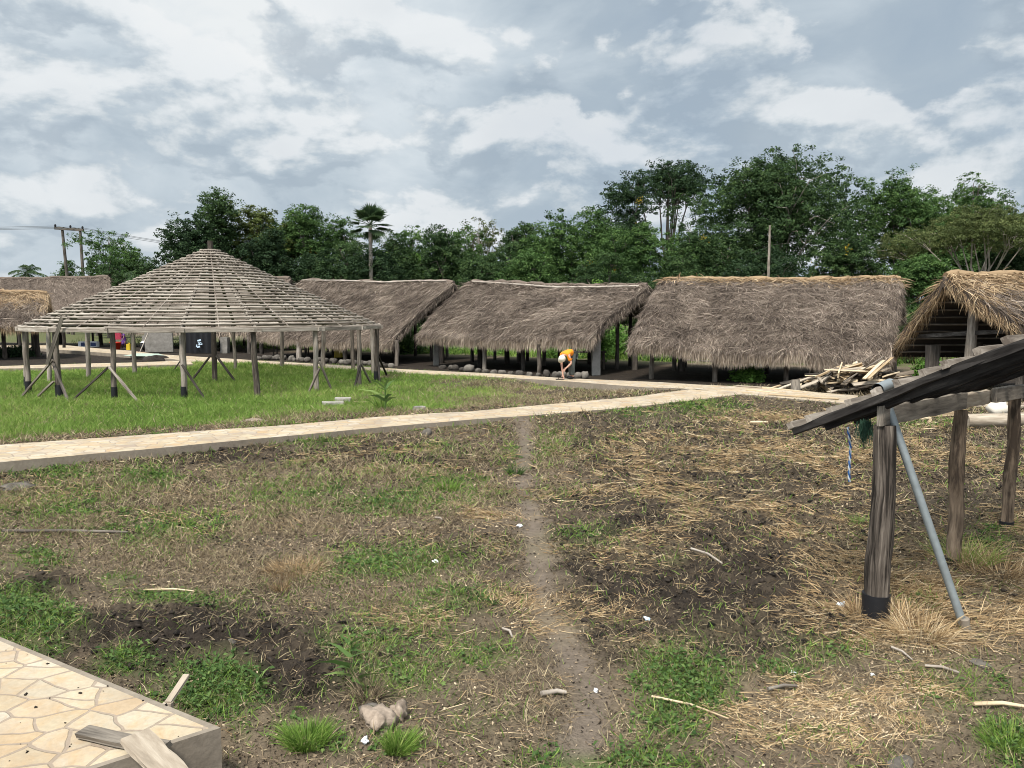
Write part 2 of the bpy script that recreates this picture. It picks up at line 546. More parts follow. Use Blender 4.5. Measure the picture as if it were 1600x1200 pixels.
def m_ground():
    m, nt, out = newmat('ground_soil')
    g = N(nt, 'ShaderNodeNewGeometry').outputs['Position']
    z = attr(nt, 'zone'); sep = N(nt, 'ShaderNodeSeparateColor'); nt.links.new(z.outputs['Color'], sep.inputs[0])
    trail, straw, green = sep.outputs[0], sep.outputs[1], sep.outputs[2]
    soilm = z.outputs['Alpha']
    n1 = noise(nt, g, 2.2, 6, .65); n2 = noise(nt, g, 14, 5, .65); n3 = noise(nt, g, 60, 3, .6)
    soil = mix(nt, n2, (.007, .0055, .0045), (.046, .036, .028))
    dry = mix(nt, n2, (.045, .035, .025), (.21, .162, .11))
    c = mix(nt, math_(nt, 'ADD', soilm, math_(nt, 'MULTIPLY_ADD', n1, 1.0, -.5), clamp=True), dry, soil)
    tr = mix(nt, n2, (.095, .075, .057), (.215, .172, .135))
    c = mix(nt, math_(nt, 'ADD', trail, math_(nt, 'MULTIPLY_ADD', n2, .6, -.36), clamp=True), c, tr)
    sw = mix(nt, n3, (.13, .095, .06), (.40, .31, .19))
    c = mix(nt, math_(nt, 'MULTIPLY', straw, math_(nt, 'MULTIPLY_ADD', n2, 1.6, -.3, True), None, True), c, sw)
    gr = mix(nt, n2, (.035, .06, .015), (.11, .155, .04))
    c = mix(nt, math_(nt, 'MULTIPLY', green, math_(nt, 'MULTIPLY_ADD', n1, 1.2, .1, True), None, True), c, gr)
    c = mix(nt, 1.0, c, math_(nt, 'MULTIPLY_ADD', n3, .7, .65), 'MULTIPLY')
    h = math_(nt, 'ADD', math_(nt, 'MULTIPLY', n2, 1.0), math_(nt, 'MULTIPLY', n3, .35))
    pbsdf(nt, out, c, .95, h, .8, .05, .12)
    return m


M['ground'] = m_ground()

# ------------------------------------------------------------------ paths (surveyed outlines)
PZ = .2


def W(lst, z=PZ): return [G(a, b, z) for a, b in lst]


A_near = W([(0, 722), (225, 702), (375, 688), (600, 667), (725, 656.5), (785, 651.5), (807, 651), (1000, 635), (1159, 616)])
A_far = W([(0, 695), (300, 674), (450, 664), (600, 650.5), (690, 645), (725, 643.5), (1000, 619), (1047, 612), (1085, 607.5)])
for L_ in (A_near, A_far): L_.insert(0, L_[0] + (L_[0] - L_[2]) * 1.6)
B_near = W([(1340, 632), (1159, 616), (1085, 607.5), (1002, 605), (890, 596), (790, 590), (640, 583.5), (520, 576), (440, 570.5), (380, 567), (300, 566), (270, 561), (200, 554), (160, 551), (100, 547), (60, 544), (0, 541), (-100, 538)])
B_far = W([(1340, 618), (1225, 609), (1161, 604), (1075, 600), (1040, 597.5), (865, 590), (790, 584.5), (640, 577.5), (520, 570), (400, 563), (338, 559), (286, 556), (250, 553.5), (200, 547.5), (160, 545), (100, 539), (60, 536.5), (0, 535), (-100, 532)])
C_far = W([(296, 563), (200, 566.7), (150, 567.5), (0, 572), (-150, 577)], PZ - .004)
C_near = W([(302, 569), (200, 572), (150, 573), (0, 576), (-150, 581)], PZ - .004)


def path_obj(name, side0, side1, z, mats, depth=.35):
    mb = MB()
    poly = [np.array([p[0], p[1], z]) for p in list(side0) + list(side1)[::-1]]
    # refine the strip: resample both sides
    def res(L, n):
        L = np.array(L); s = np.concatenate([[0], np.cumsum(np.linalg.norm(np.diff(L, axis=0), axis=1))])
        t = np.linspace(0, s[-1], n)
        return np.stack([np.interp(t, s, L[:, k]) for k in range(3)], 1)
    n = 60
    a, b = res(side0, n), res(side1, n)
    jit = (vnoise(np.arange(n) * .9, np.zeros(n), 5) - .5) * .05
    a[:, 1] += jit; b[:, 1] -= jit
    a[:, 2] = z; b[:, 2] = z
    V = np.concatenate([a, b]); i = np.arange(n - 1)
    mb.add(V, [np.stack([i, n + i, n + i + 1, i + 1], 1)], .5, None, 0)
    for L in (a, b):
        lo = L.copy(); lo[:, 2] = z - depth
        V = np.concatenate([L, lo])
        mb.add(V, [np.stack([i, i + 1, n + i + 1, n + i], 1)], .5, None, 1)
    for k in (0, n - 1):
        q = np.array([a[k], b[k], b[k] - [0, 0, depth], a[k] - [0, 0, depth]])
        mb.add(q, [np.arange(4)], .5, None, 1)
    return struct(mb.build(name, mats)), [tuple(p[:2]) for p in np.concatenate([a, b[::-1]])]


pa, PA = path_obj('path', A_near, A_far, PZ, [M['flag'], M['kerb']])
pb, PB = path_obj('path', B_near, B_far, PZ, [M['flag'], M['kerb']])
pc_, PC = path_obj('path', C_near, C_far, PZ - .004, [M['flag'], M['kerb']])
# near slab
SZ = .36
s1 = G(345, 1137, SZ); s0 = G(0, 995, SZ); s2 = G(255, 1166, SZ)
dE = nrm(s0 - s1); dN = nrm(s2 - s1)
SLAB = [s1, s1 + dE * 7.5, s1 + dE * 7.5 + dN * 3.2, s1 + dN * 3.2]
mb = MB()
lip = .035
ins = [SLAB[0] + (dE + dN) * lip, SLAB[1] + dN * lip, SLAB[2], SLAB[3] + dE * lip]
T = np.array(SLAB); I2 = np.array(ins)
mb.add(np.concatenate([T, I2]), [[0, 1, 5, 4], [3, 0, 4, 7]], .5, None, 1)
mb.add(I2, [[0, 1, 2, 3]], .5, None, 0)
for k in range(4):
    q0, q1 = T[k], T[(k + 1) % 4]
    mb.add(np.array([q0, q1, q1 - [0, 0, .6], q0 - [0, 0, .6]]), [[0, 1, 2, 3]], .5, None, 1)
struct(mb.build('paved_slab', [M['flag_near'], M['kerb']]))
PS = [tuple(p[:2]) for p in SLAB]
EXCL = [PA, PB, PC, PS]


def onpath(x, y):
    r = np.zeros(np.shape(x), bool)
    for P in EXCL: r |= inpoly(x, y, P)
    return r


# ------------------------------------------------------------------ ground zones
GREEN = [(1720, 1120, 70, 40, .8), (1850, 850, 90, 40, .6), (-120, 900, 120, 60, .9), (1075, 640, 75, 9, 1), (1000, 652, 60, 8, .7), (700, 667, 35, 8, .8), (640, 674, 30, 8, .5), (800, 705, 18, 10, .5), (270, 702, 60, 9, .8), (450, 690, 90, 11, .8), (230, 748, 45, 13, .8), (90, 740, 80, 10, .5),
         (610, 790, 120, 22, .75), (470, 770, 110, 28, .55), (600, 885, 95, 24, .95), (700, 755, 70, 12, .55), (920, 832, 45, 14, .85), (880, 770, 30, 12, .35), (1050, 875, 25, 8, .6), (60, 875, 50, 18, .8), (20, 975, 90, 50, 1.3), (110, 985, 30, 22, .8),
         (195, 1045, 45, 16, 1.1), (340, 1085, 70, 40, 1.4), (380, 1135, 30, 30, .7), (265, 940, 85, 17, .85), (180, 905, 40, 14, .6), (560, 1010, 60, 24, .7), (620, 1065, 90, 32, .85), (700, 930, 85, 14, .8), (745, 1030, 60, 25, .8), (450, 1150, 50, 25, .7), (530, 1170, 30, 20, .8),
         (620, 1165, 50, 20, .8), (1070, 1075, 70, 45, 1.3), (1040, 1130, 60, 40, .9), (940, 1195, 110, 16, 1.1), (1290, 1020, 55, 17, .9), (1225, 1050, 40, 16, .8), (1150, 1050, 30, 15, .5), (1450, 940, 50, 25, .55), (1550, 850, 60, 30, .7), (1500, 1085, 90, 50, .45), (1580, 1165, 50, 40, 1), (1350, 820, 25, 14, .6), (1260, 1150, 50, 18, .5),
         (750, 1130, 110, 45, .3), (250, 830, 140, 40, .35), (90, 800, 100, 35, .4), (690, 700, 40, 14, .4), (1430, 660, 80, 7, .6), (860, 700, 50, 25, .35), (960, 690, 60, 20, .2), (640, 960, 130, 40, .35)]
STRAW = [(1850, 930, 220, 130, .9), (1430, 920, 150, 90, 1.0), (1560, 930, 90, 110, 1.0), (1300, 840, 150, 55, .55), (1200, 780, 180, 50, .5), (1150, 715, 200, 35, .55), (1350, 720, 160, 30, .6), (1010, 750, 110, 30, .5), (1450, 1010, 130, 35, 1.0), (1260, 655, 110, 10, .7), (1100, 860, 150, 40, .4),
         (1300, 1115, 190, 48, 1.05), (830, 935, 60, 18, .8), (860, 975, 60, 20, .5), (775, 805, 50, 8, .9), (480, 885, 45, 22, 1), (650, 965, 60, 14, .6), (1000, 1010, 60, 14, .6), (560, 700, 120, 14, .2), (960, 960, 70, 20, .4), (770, 925, 60, 14, .3), (1120, 1100, 40, 20, .6)]
SOIL = [(450, 1065, 90, 45, 1.3), (330, 1010, 130, 35, 1.2), (260, 1000, 200, 55, 1.1), (420, 1030, 100, 60, .9), (320, 715, 180, 14, .9), (620, 705, 180, 30, .7), (60, 915, 70, 28, 1), (30, 745, 60, 12, .6), (1100, 880, 250, 110, .75), (1180, 740, 260, 70, .65), (1080, 960, 200, 40, .8), (560, 1100, 90, 40, .7), (1200, 985, 150, 35, .7), (760, 650, 80, 5, .5), (480, 580, 10, 1, 0)]
DEAD = [(400, 850, 230, 70, .9), (330, 790, 220, 40, .6), (560, 930, 140, 40, .6), (650, 820, 130, 40, .7), (650, 730, 160, 25, .5), (130, 830, 130, 40, .7), (740, 1130, 200, 60, .5), (880, 740, 60, 60, .3)]
TRAIL = [(816, 650, 14), (822, 700, 17), (815, 760, 20), (835, 830, 27), (845, 900, 34), (850, 960, 40), (885, 1010, 42), (925, 1085, 50), (900, 1230, 52)]


def blob(px, py, L):
    r = np.zeros(np.shape(px))
    for a, b, rx, ry, w in L:
        r = np.maximum(r, w * np.exp(-(((px - a) / rx) ** 2 + ((py - b) / ry) ** 2) * .8))
    return r


def zones(x, y):
    px, py = proj(x, y)
    n1 = fbm(x * .9, y * .9, 21, 4); n2 = fbm(x * 3.1, y * 3.1, 31, 3)
    wob = (n1 - .5) * 1.1 + (n2 - .5) * .7
    far = np.interp(px, [-400, 0, 300, 600, 725, 1000, 1085, 1160, 1340, 2000], [725, 690, 669, 645, 640, 616, 606, 603, 609, 640])
    lawn = (py < far + 2).astype(float)
    back = np.interp(px, [-400, 0, 200, 400, 640, 800, 900, 1080], [590, 577, 572, 568, 582, 590, 596, 607])
    behind = ((py < back) & (py < far)).astype(float)  # beyond the far path
    lawn = lawn * (1 - behind)
    field = (1 - lawn) * (1 - behind)
    tc = np.interp(py, [p[1] for p in TRAIL], [p[0] for p in TRAIL]); tw = np.interp(py, [p[1] for p in TRAIL], [p[2] * .72 for p in TRAIL])
    trail = np.exp(-((px - tc) / (tw * 1.05)) ** 2 * 1.0) * field
    trail = np.clip(trail * 1.0 + (n2 - .5) * 1.5 * (trail > .05), 0, 1)
    g = blob(px, py, GREEN); s = blob(px, py, STRAW); so = blob(px, py, SOIL); dd = blob(px, py, DEAD)
    green = np.clip(g * 1.25 + wob * .7 - .12, 0, 1.3) * field
    straw = np.clip(s * 1.1 + wob * .8 - .1, 0, 1) * field
    soil = np.clip(so * 1.1 + wob * 1.3 + .1, 0, 1) * field
    rightf = sst(830, 930, px + (n1 - .5) * 120) * (1 - sst(1000, 1060, py + (n2 - .5) * 60))
    dead = np.clip(dd + wob * .9 + .12, 0, 1) * field * (1 - .8 * rightf) * (1 - .7 * np.clip(so, 0, 1))
    green = green * (1 - .45 * rightf) * (1 - .55 * np.clip(so - g, 0, 1))
    soil = np.clip(soil + .45 * rightf * field, 0, 1)
    # lawn: greener to the left, browner towards the junction
    brown = sst(520, 900, px + (n1 - .5) * 260) * lawn
    brown = np.maximum(brown, lawn * .9 * np.exp(-((py - far) / 5.0) ** 2) * sst(.45, .6, n1))
    lg = lawn * np.clip(1.0 - brown * .86 - .3 * sst(.5, .75, n1), 0, 1)
    green = np.maximum(green, lg)
    soil = np.maximum(soil, brown * .55)
    dead = np.maximum(dead, lawn * (.25 + brown * .75) * sst(.35, .65, n1))
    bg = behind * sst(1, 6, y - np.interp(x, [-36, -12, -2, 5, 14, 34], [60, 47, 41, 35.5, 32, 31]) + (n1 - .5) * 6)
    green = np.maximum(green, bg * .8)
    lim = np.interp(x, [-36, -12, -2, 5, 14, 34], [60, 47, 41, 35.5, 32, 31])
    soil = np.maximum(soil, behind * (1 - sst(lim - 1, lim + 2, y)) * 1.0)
    soil = soil * (1 - .9 * trail)
    return dict(trail=trail, green=green, straw=straw, soil=soil, dead=dead, lawn=lawn, behind=behind, field=field, brown=brown, px=px, py=py)


A_flush = [p for p in A_near[7:]] + [B_near[0]]
A_lawn = list(A_far)
B_lawn = [p for p in B_near[5:11]]


def hgt(x, y, full=True):
    x = np.asarray(x, float); y = np.asarray(y, float)
    z = (fbm(x * .25, y * .25, 41, 3) - .5) * .10
    z = z * sst(2, 6, np.hypot(x, y))
    px, py = proj(x, y)
    far = np.interp(px, [-400, 0, 300, 600, 725, 1000, 1085, 1160, 1340, 2000], [725, 690, 669, 645, 640, 616, 606, 603, 609, 640])
    field = py > far
    so = blob(px, py, SOIL)
    d1 = dpoly(x, y, A_flush)
    z = np.maximum(z, .165 * (1 - sst(.1, 1.3, d1)))
    d2 = dpoly(x, y, A_lawn)
    z = np.where(d2 < 3, np.maximum(z, .16 * (1 - sst(.3, 2.5, d2))), z)
    d3 = dpoly(x, y, B_lawn)
    z = np.maximum(z, .15 * (1 - sst(.3, 2.0, d3)))
    if full:
        n2 = fbm(x * 2.6, y * 2.6, 51, 4)
        n4 = fbm(x * 13, y * 13, 66, 2)
        n3 = np.abs(fbm(x * 5.5, y * 5.5, 61, 3) - .5) * 2
        amp = np.where(field, .035 + .13 * np.clip(so, 0, 1), .03)
        tc = np.interp(py, [p[1] for p in TRAIL], [p[0] for p in TRAIL]); tw = np.interp(py, [p[1] for p in TRAIL], [p[2] * .72 for p in TRAIL])
        tr = np.exp(-((px - tc) / (tw * 1.2)) ** 2) * field
        amp = amp * (1 - .85 * tr)
        z = z + amp * ((n2 - .5) * 1.1 + (.35 - n3) * .55 + (n4 - .5) * .7) - .03 * tr
        # spoil heaps
        z = z + .16 * np.exp(-(((px - 250) / 190) ** 2 + ((py - 985) / 40) ** 2)) * sst(.2, .8, fbm(x * 1.2, y * 1.2, 71, 3))
    on = onpath(x, y)
    z = np.where(on, np.minimum(z, .1), z)
    return z


def h1(x, y): return float(hgt(np.array([x]), np.array([y]))[0])


# polar sheet
r = [9.2]
while r[-1] < 1500:
    d = max(r[-1] - 8, 1.2)
    r.append(r[-1] + min(max(.0052 * d, .016), .17 if d < 45 else 60) if d < 45 else r[-1] * 1.05)
r = np.array(r)
a1 = np.linspace(-37, 37, 820); a2 = np.linspace(37.6, 86, 40)
ang = np.radians(np.concatenate([-a2[::-1], a1, a2]))
Rr, Aa = np.meshgrid(r, ang, indexing='ij')
X, Y = (Rr * np.sin(Aa)).ravel(), (Rr * np.cos(Aa) - 8).ravel()
Z = hgt(X, Y)
Z = np.where(Y > 70, Z * 0, Z)
zn = zones(X, Y)
nr, na = len(r), len(ang)
i, j = np.meshgrid(np.arange(nr - 1), np.arange(na - 1), indexing='ij')
k = (i * na + j).ravel()
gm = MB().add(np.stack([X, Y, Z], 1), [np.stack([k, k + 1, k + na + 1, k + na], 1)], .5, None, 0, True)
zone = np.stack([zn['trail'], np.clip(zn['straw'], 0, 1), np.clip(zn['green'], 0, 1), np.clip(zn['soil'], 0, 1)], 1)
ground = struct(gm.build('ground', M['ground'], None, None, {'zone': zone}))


# ------------------------------------------------------------------ ground cover (uncountable)
def sample(n, d0, d1, p0=-350, p1=2050, pw=1.0):
    n = int(n * 1.3)
    d = d0 + (d1 - d0) * rng.random(n) ** pw
    px = p0 + (p1 - p0) * rng.random(n)
    return (px - 800) / F * d, d


def put(x, y, off=0.0): return np.stack([x, y, hgt(x, y) + off], 1)


HUTZ = []  # filled below with footprints, so the lawn stays off the floors


def cover_straw():
    mb = MB()
    x, y = sample(700000, 3.3, 24, pw=1.2)
    z = zones(x, y)
    pz = np.clip(z['straw'] * 1.0 + z['field'] * .022 * (1 - z['green']), 0, 1) * (1 - .85 * z['trail'])
    clump = sst(.44, .60, fbm(x * 2.3, y * 2.3, 81, 3))
    keep = (rng.random(len(x)) < pz * (.10 + .90 * clump) * .9) & ~onpath(x, y) & (z['field'] > .5)
    x, y = x[keep], y[keep]; px, py = z['px'][keep], z['py'][keep]
    n = len(x)
    chop = np.exp(-(((px - 1300) / 200) ** 2 + ((py - 1120) / 55) ** 2))
    longz = np.exp(-(((px - 1480) / 170) ** 2 + ((py - 950) / 100) ** 2))
    az = fbm(x * .8, y * .8, 91, 2) * 9 + rng.normal(0, .8, n)
    el = np.abs(rng.normal(.06, .22 + .2 * longz, n))
    d = np.stack([np.cos(az) * np.cos(el), np.sin(az) * np.cos(el), np.sin(el)], 1)
    ln = rng.uniform(.04, .22, n) * (1 - .55 * chop) * (1 + .9 * longz * rng.random(n)) * np.clip(y / 8, .8, 1.5)
    w = rng.uniform(.0025, .006, n) * np.clip(y / 6, .9, 2.6)
    bend = rng.normal(0, .25, (n, 3)) * ln[:, None]; bend[:, 2] = -np.abs(bend[:, 2]) * .3
    col = np.clip(rng.normal(.55, .2, n) + .14 * chop, 0, 1)
    blades(mb, put(x, y, .008), d, ln, w, bend, col)
    struct(mb.build('dry_straw', M['straw']), 'stuff')


def cover_dead():
    mb = MB()
    x, y = sample(800000, 3.3, 28, pw=1.2)
    z = zones(x, y)
    keep = (rng.random(len(x)) < np.clip(z['dead'] * .95 * sst(.34, .60, fbm(x * 1.4, y * 1.4, 77, 3)) + .08, 0, 1) * (1 - z['trail'])) & ~onpath(x, y) & (z['behind'] < .5)
    x, y = x[keep], y[keep]; n = len(x)
    az = rng.random(n) * 2 * PI; el = rng.uniform(.1, 1.2, n)
    d = np.stack([np.cos(az) * np.cos(el), np.sin(az) * np.cos(el), np.sin(el)], 1)
    ln = rng.uniform(.04, .13, n) * np.clip(y / 9, .9, 1.6); w = rng.uniform(.003, .006, n) * np.clip(y / 6, .9, 3)
    bend = rng.normal(0, .3, (n, 3)) * ln[:, None]; bend[:, 2] = -np.abs(bend[:, 2]) * .3
    blades(mb, put(x, y), d, ln, w, bend, np.clip(rng.normal(.5, .25, n), 0, 1))
    struct(mb.build('dead_grass', M['deadgrass']), 'stuff')


def cover_weeds():
    mb = MB()
    # leafy weeds: rosettes of small leaves
    x, y = sample(60000, 3.3, 22, pw=1.2)
    z = zones(x, y)
    keep = (rng.random(len(x)) < np.clip(z['green'] - .12, 0, 1) ** 1.2 * .62 * (1 - z['trail'])) & ~onpath(x, y) & (z['field'] > .5)
    x, y = x[keep], y[keep]; g = z['green'][keep]
    k = 9
    sp = .035 + .03 * np.clip(g, 0, 1.2)
    X = np.repeat(x, k) + rng.normal(0, 1, len(x) * k) * np.repeat(sp, k); Yy = np.repeat(y, k) + rng.normal(0, 1, len(x) * k) * np.repeat(sp, k)
    ok = ~onpath(X, Yy)
    hh = np.repeat((.015 + .085 * np.clip(g - .4, 0, 1)), k) * rng.random(len(X))
    tone = np.clip(np.repeat(rng.normal(.45, .17, len(x)) + .25 * (fbm(x * 1.5, y * 1.5, 14, 2) - .5), k) + rng.normal(0, .14, len(X)), 0, 1)
    X, Yy, hh, tone = X[ok], Yy[ok], hh[ok], tone[ok]
    P = put(X, Yy, .006); P[:, 2] += hh
    nn = rng.normal(0, .55, (len(X), 3)); nn[:, 2] = 1
    leaves(mb, P, nn, rng.uniform(.022, .055, len(X)) * np.clip(Yy / 7, .9, 2), .5, tone)
    struct(mb.build('weeds', M['weed']), 'stuff')
    # short green grass in the field
    mb = MB()
    x, y = sample(260000, 3.3, 22, pw=1.2)
    z = zones(x, y)
    keep = (rng.random(len(x)) < np.clip(z['green'] * .8 + .04 + .42 * z['dead'] * sst(.42, .62, fbm(x * 1.1 + 9, y * 1.1, 78, 3)), 0, 1) * (1 - z['trail'])) & ~onpath(x, y) & (z['field'] > .5)
    x, y = x[keep], y[keep]; n = len(x)
    az = rng.random(n) * 2 * PI; el = rng.uniform(.4, 1.4, n)
    d = np.stack([np.cos(az) * np.cos(el), np.sin(az) * np.cos(el), np.sin(el)], 1)
    ln = rng.uniform(.04, .12, n) * np.clip(y / 9, .9, 1.5); w = rng.uniform(.003, .007, n) * np.clip(y / 6, .9, 2.5)
    bend = rng.normal(0, .3, (n, 3)) * ln[:, None]; bend[:, 2] = -np.abs(bend[:, 2]) * .4
    tone = np.clip(rng.normal(.33, .2, n) + .3 * (fbm(x * 1.1, y * 1.1, 15, 2) - .5), 0, 1)
    blades(mb, put(x, y), d, ln, w, bend, tone)
    struct(mb.build('short_grass', M['grass']), 'stuff')


def cover_litter():
    """trampled flakes, crumbs and chaff that matt the field"""
    mb = MB()
    x, y = sample(420000, 3.3, 22, pw=1.15)
    z = zones(x, y)
    keep = (rng.random(len(x)) < (.30 + .5 * z['dead'] + .35 * z['straw']) * z['field'] * (1 - .75 * z['trail'])) & ~onpath(x, y)
    x, y = x[keep], y[keep]; n = len(x); so = z['soil'][keep]; st = z['straw'][keep]; gr = z['green'][keep]
    P = put(x, y, .006)
    nn = rng.normal(0, .45, (n, 3)); nn[:, 2] = 1
    tone = np.clip(rng.normal(.38, .26, n) - .26 * so + .25 * st, 0, 1)
    leaves(mb, P, nn, rng.uniform(.012, .036, n) * np.clip(y / 6, .9, 2.2), rng.uniform(.25, .6, n)[:, None], tone)
    struct(mb.build('leaf_litter', M['litter']), 'stuff')


def cover_lawn():
    mb = MB()
    x, y = sample(420000, 11, 40, -160, 1180)
    z = zones(x, y)
    n1 = fbm(x * .8, y * .8, 44, 3)
    keep = (rng.random(len(x)) < np.clip(z['green'], 0, 1) * z['lawn']) & ~onpath(x, y)
    x, y = x[keep], y[keep]; n1 = n1[keep]; br = z['brown'][keep]; n = len(x)
    az = rng.random(n) * 2 * PI; el = rng.uniform(.6, 1.5, n)
    d = np.stack([np.cos(az) * np.cos(el), np.sin(az) * np.cos(el), np.sin(el)], 1)
    ln = rng.uniform(.08, .24, n) * (.55 + .9 * n1) * (1 - .5 * br) * (1 + .25 * (rng.random(n) < .04)); w = rng.uniform(.006, .013, n) * np.clip(y / 18, .8, 1.7)
    bend = rng.normal(0, .35, (n, 3)) * ln[:, None]; bend[:, 2] = -np.abs(bend[:, 2]) * .5
    tone = np.clip(rng.normal(.48, .2, n) + .5 * (fbm(x * .35, y * .35, 16, 3) - .5) + .2 * br, 0, 1)
    blades(mb, put(x, y), d, ln, w, bend, tone)
    struct(mb.build('lawn_grass', M['grass']), 'stuff')
    # rank growth behind the huts
    mb = MB()
    x = rng.uniform(-36, 34, 60000); y = rng.uniform(36, 62, 60000)
    line = np.interp(x, [-36, -12, -2, 5, 14, 34], [62, 50, 43.5, 39, 35, 34])
    ok = (y > line) & ~onpath(x, y) & (rng.random(len(x)) < sst(.36, .6, fbm(x * .3, y * .3, 19, 3)))
    x, y = x[ok], y[ok]; n = len(x)
    az = rng.random(n) * 2 * PI; el = rng.uniform(.8, 1.5, n)
    d = np.stack([np.cos(az) * np.cos(el), np.sin(az) * np.cos(el), np.sin(el)], 1)
    ln = rng.uniform(.25, .9, n); bend = rng.normal(0, .35, (n, 3)) * ln[:, None]; bend[:, 2] = -np.abs(bend[:, 2]) * .5
    blades(mb, np.stack([x, y, x * 0], 1), d, ln, rng.uniform(.02, .045, n), bend, np.clip(rng.normal(.4, .22, n), 0, 1))
    struct(mb.build('tall_grass', M['grass']), 'stuff')
    # clods of turned soil
    mb = MB()
    x, y = sample(60000, 3.4, 19, pw=1.2)
    z = zones(x, y)
    keep = (rng.random(len(x)) < np.clip(z['soil'] - .25, 0, 1) * .55 * (z['field'] > .5) * (1 - z['trail'])) & ~onpath(x, y)
    x, y = x[keep], y[keep]
    h = hgt(x, y)
    for q in range(len(x)):
        s = (.009 + .036 * rng.random() ** 4) * min(1.5, .7 + y[q] / 16)
        rock(mb, (x[q], y[q], h[q] + s * .1), (s * 1.4, s * 1.1, s * .75), q % 97, .8, rng.random(), 0, 5, 7, q)
    for q in range(90):      # crumbs trodden onto the slab
        u_, v_ = rng.random() ** .8 * 3.0, rng.random() ** 1.3 * 1.4
        c_ = SLAB[0] + dE * u_ + dN * v_
        s = .005 + .016 * rng.random() ** 3
        rock(mb, (c_[0], c_[1], SZ + s * .2), (s * 1.5, s, s * .6), q, .8, rng.random(), 0, 5, 7, q)
    struct(mb.build('soil_clods', M['clod']), 'stuff')


M['clod'] = m_stone('soil_clod', (.007, .0055, .0045), (.046, .036, .028), 18)


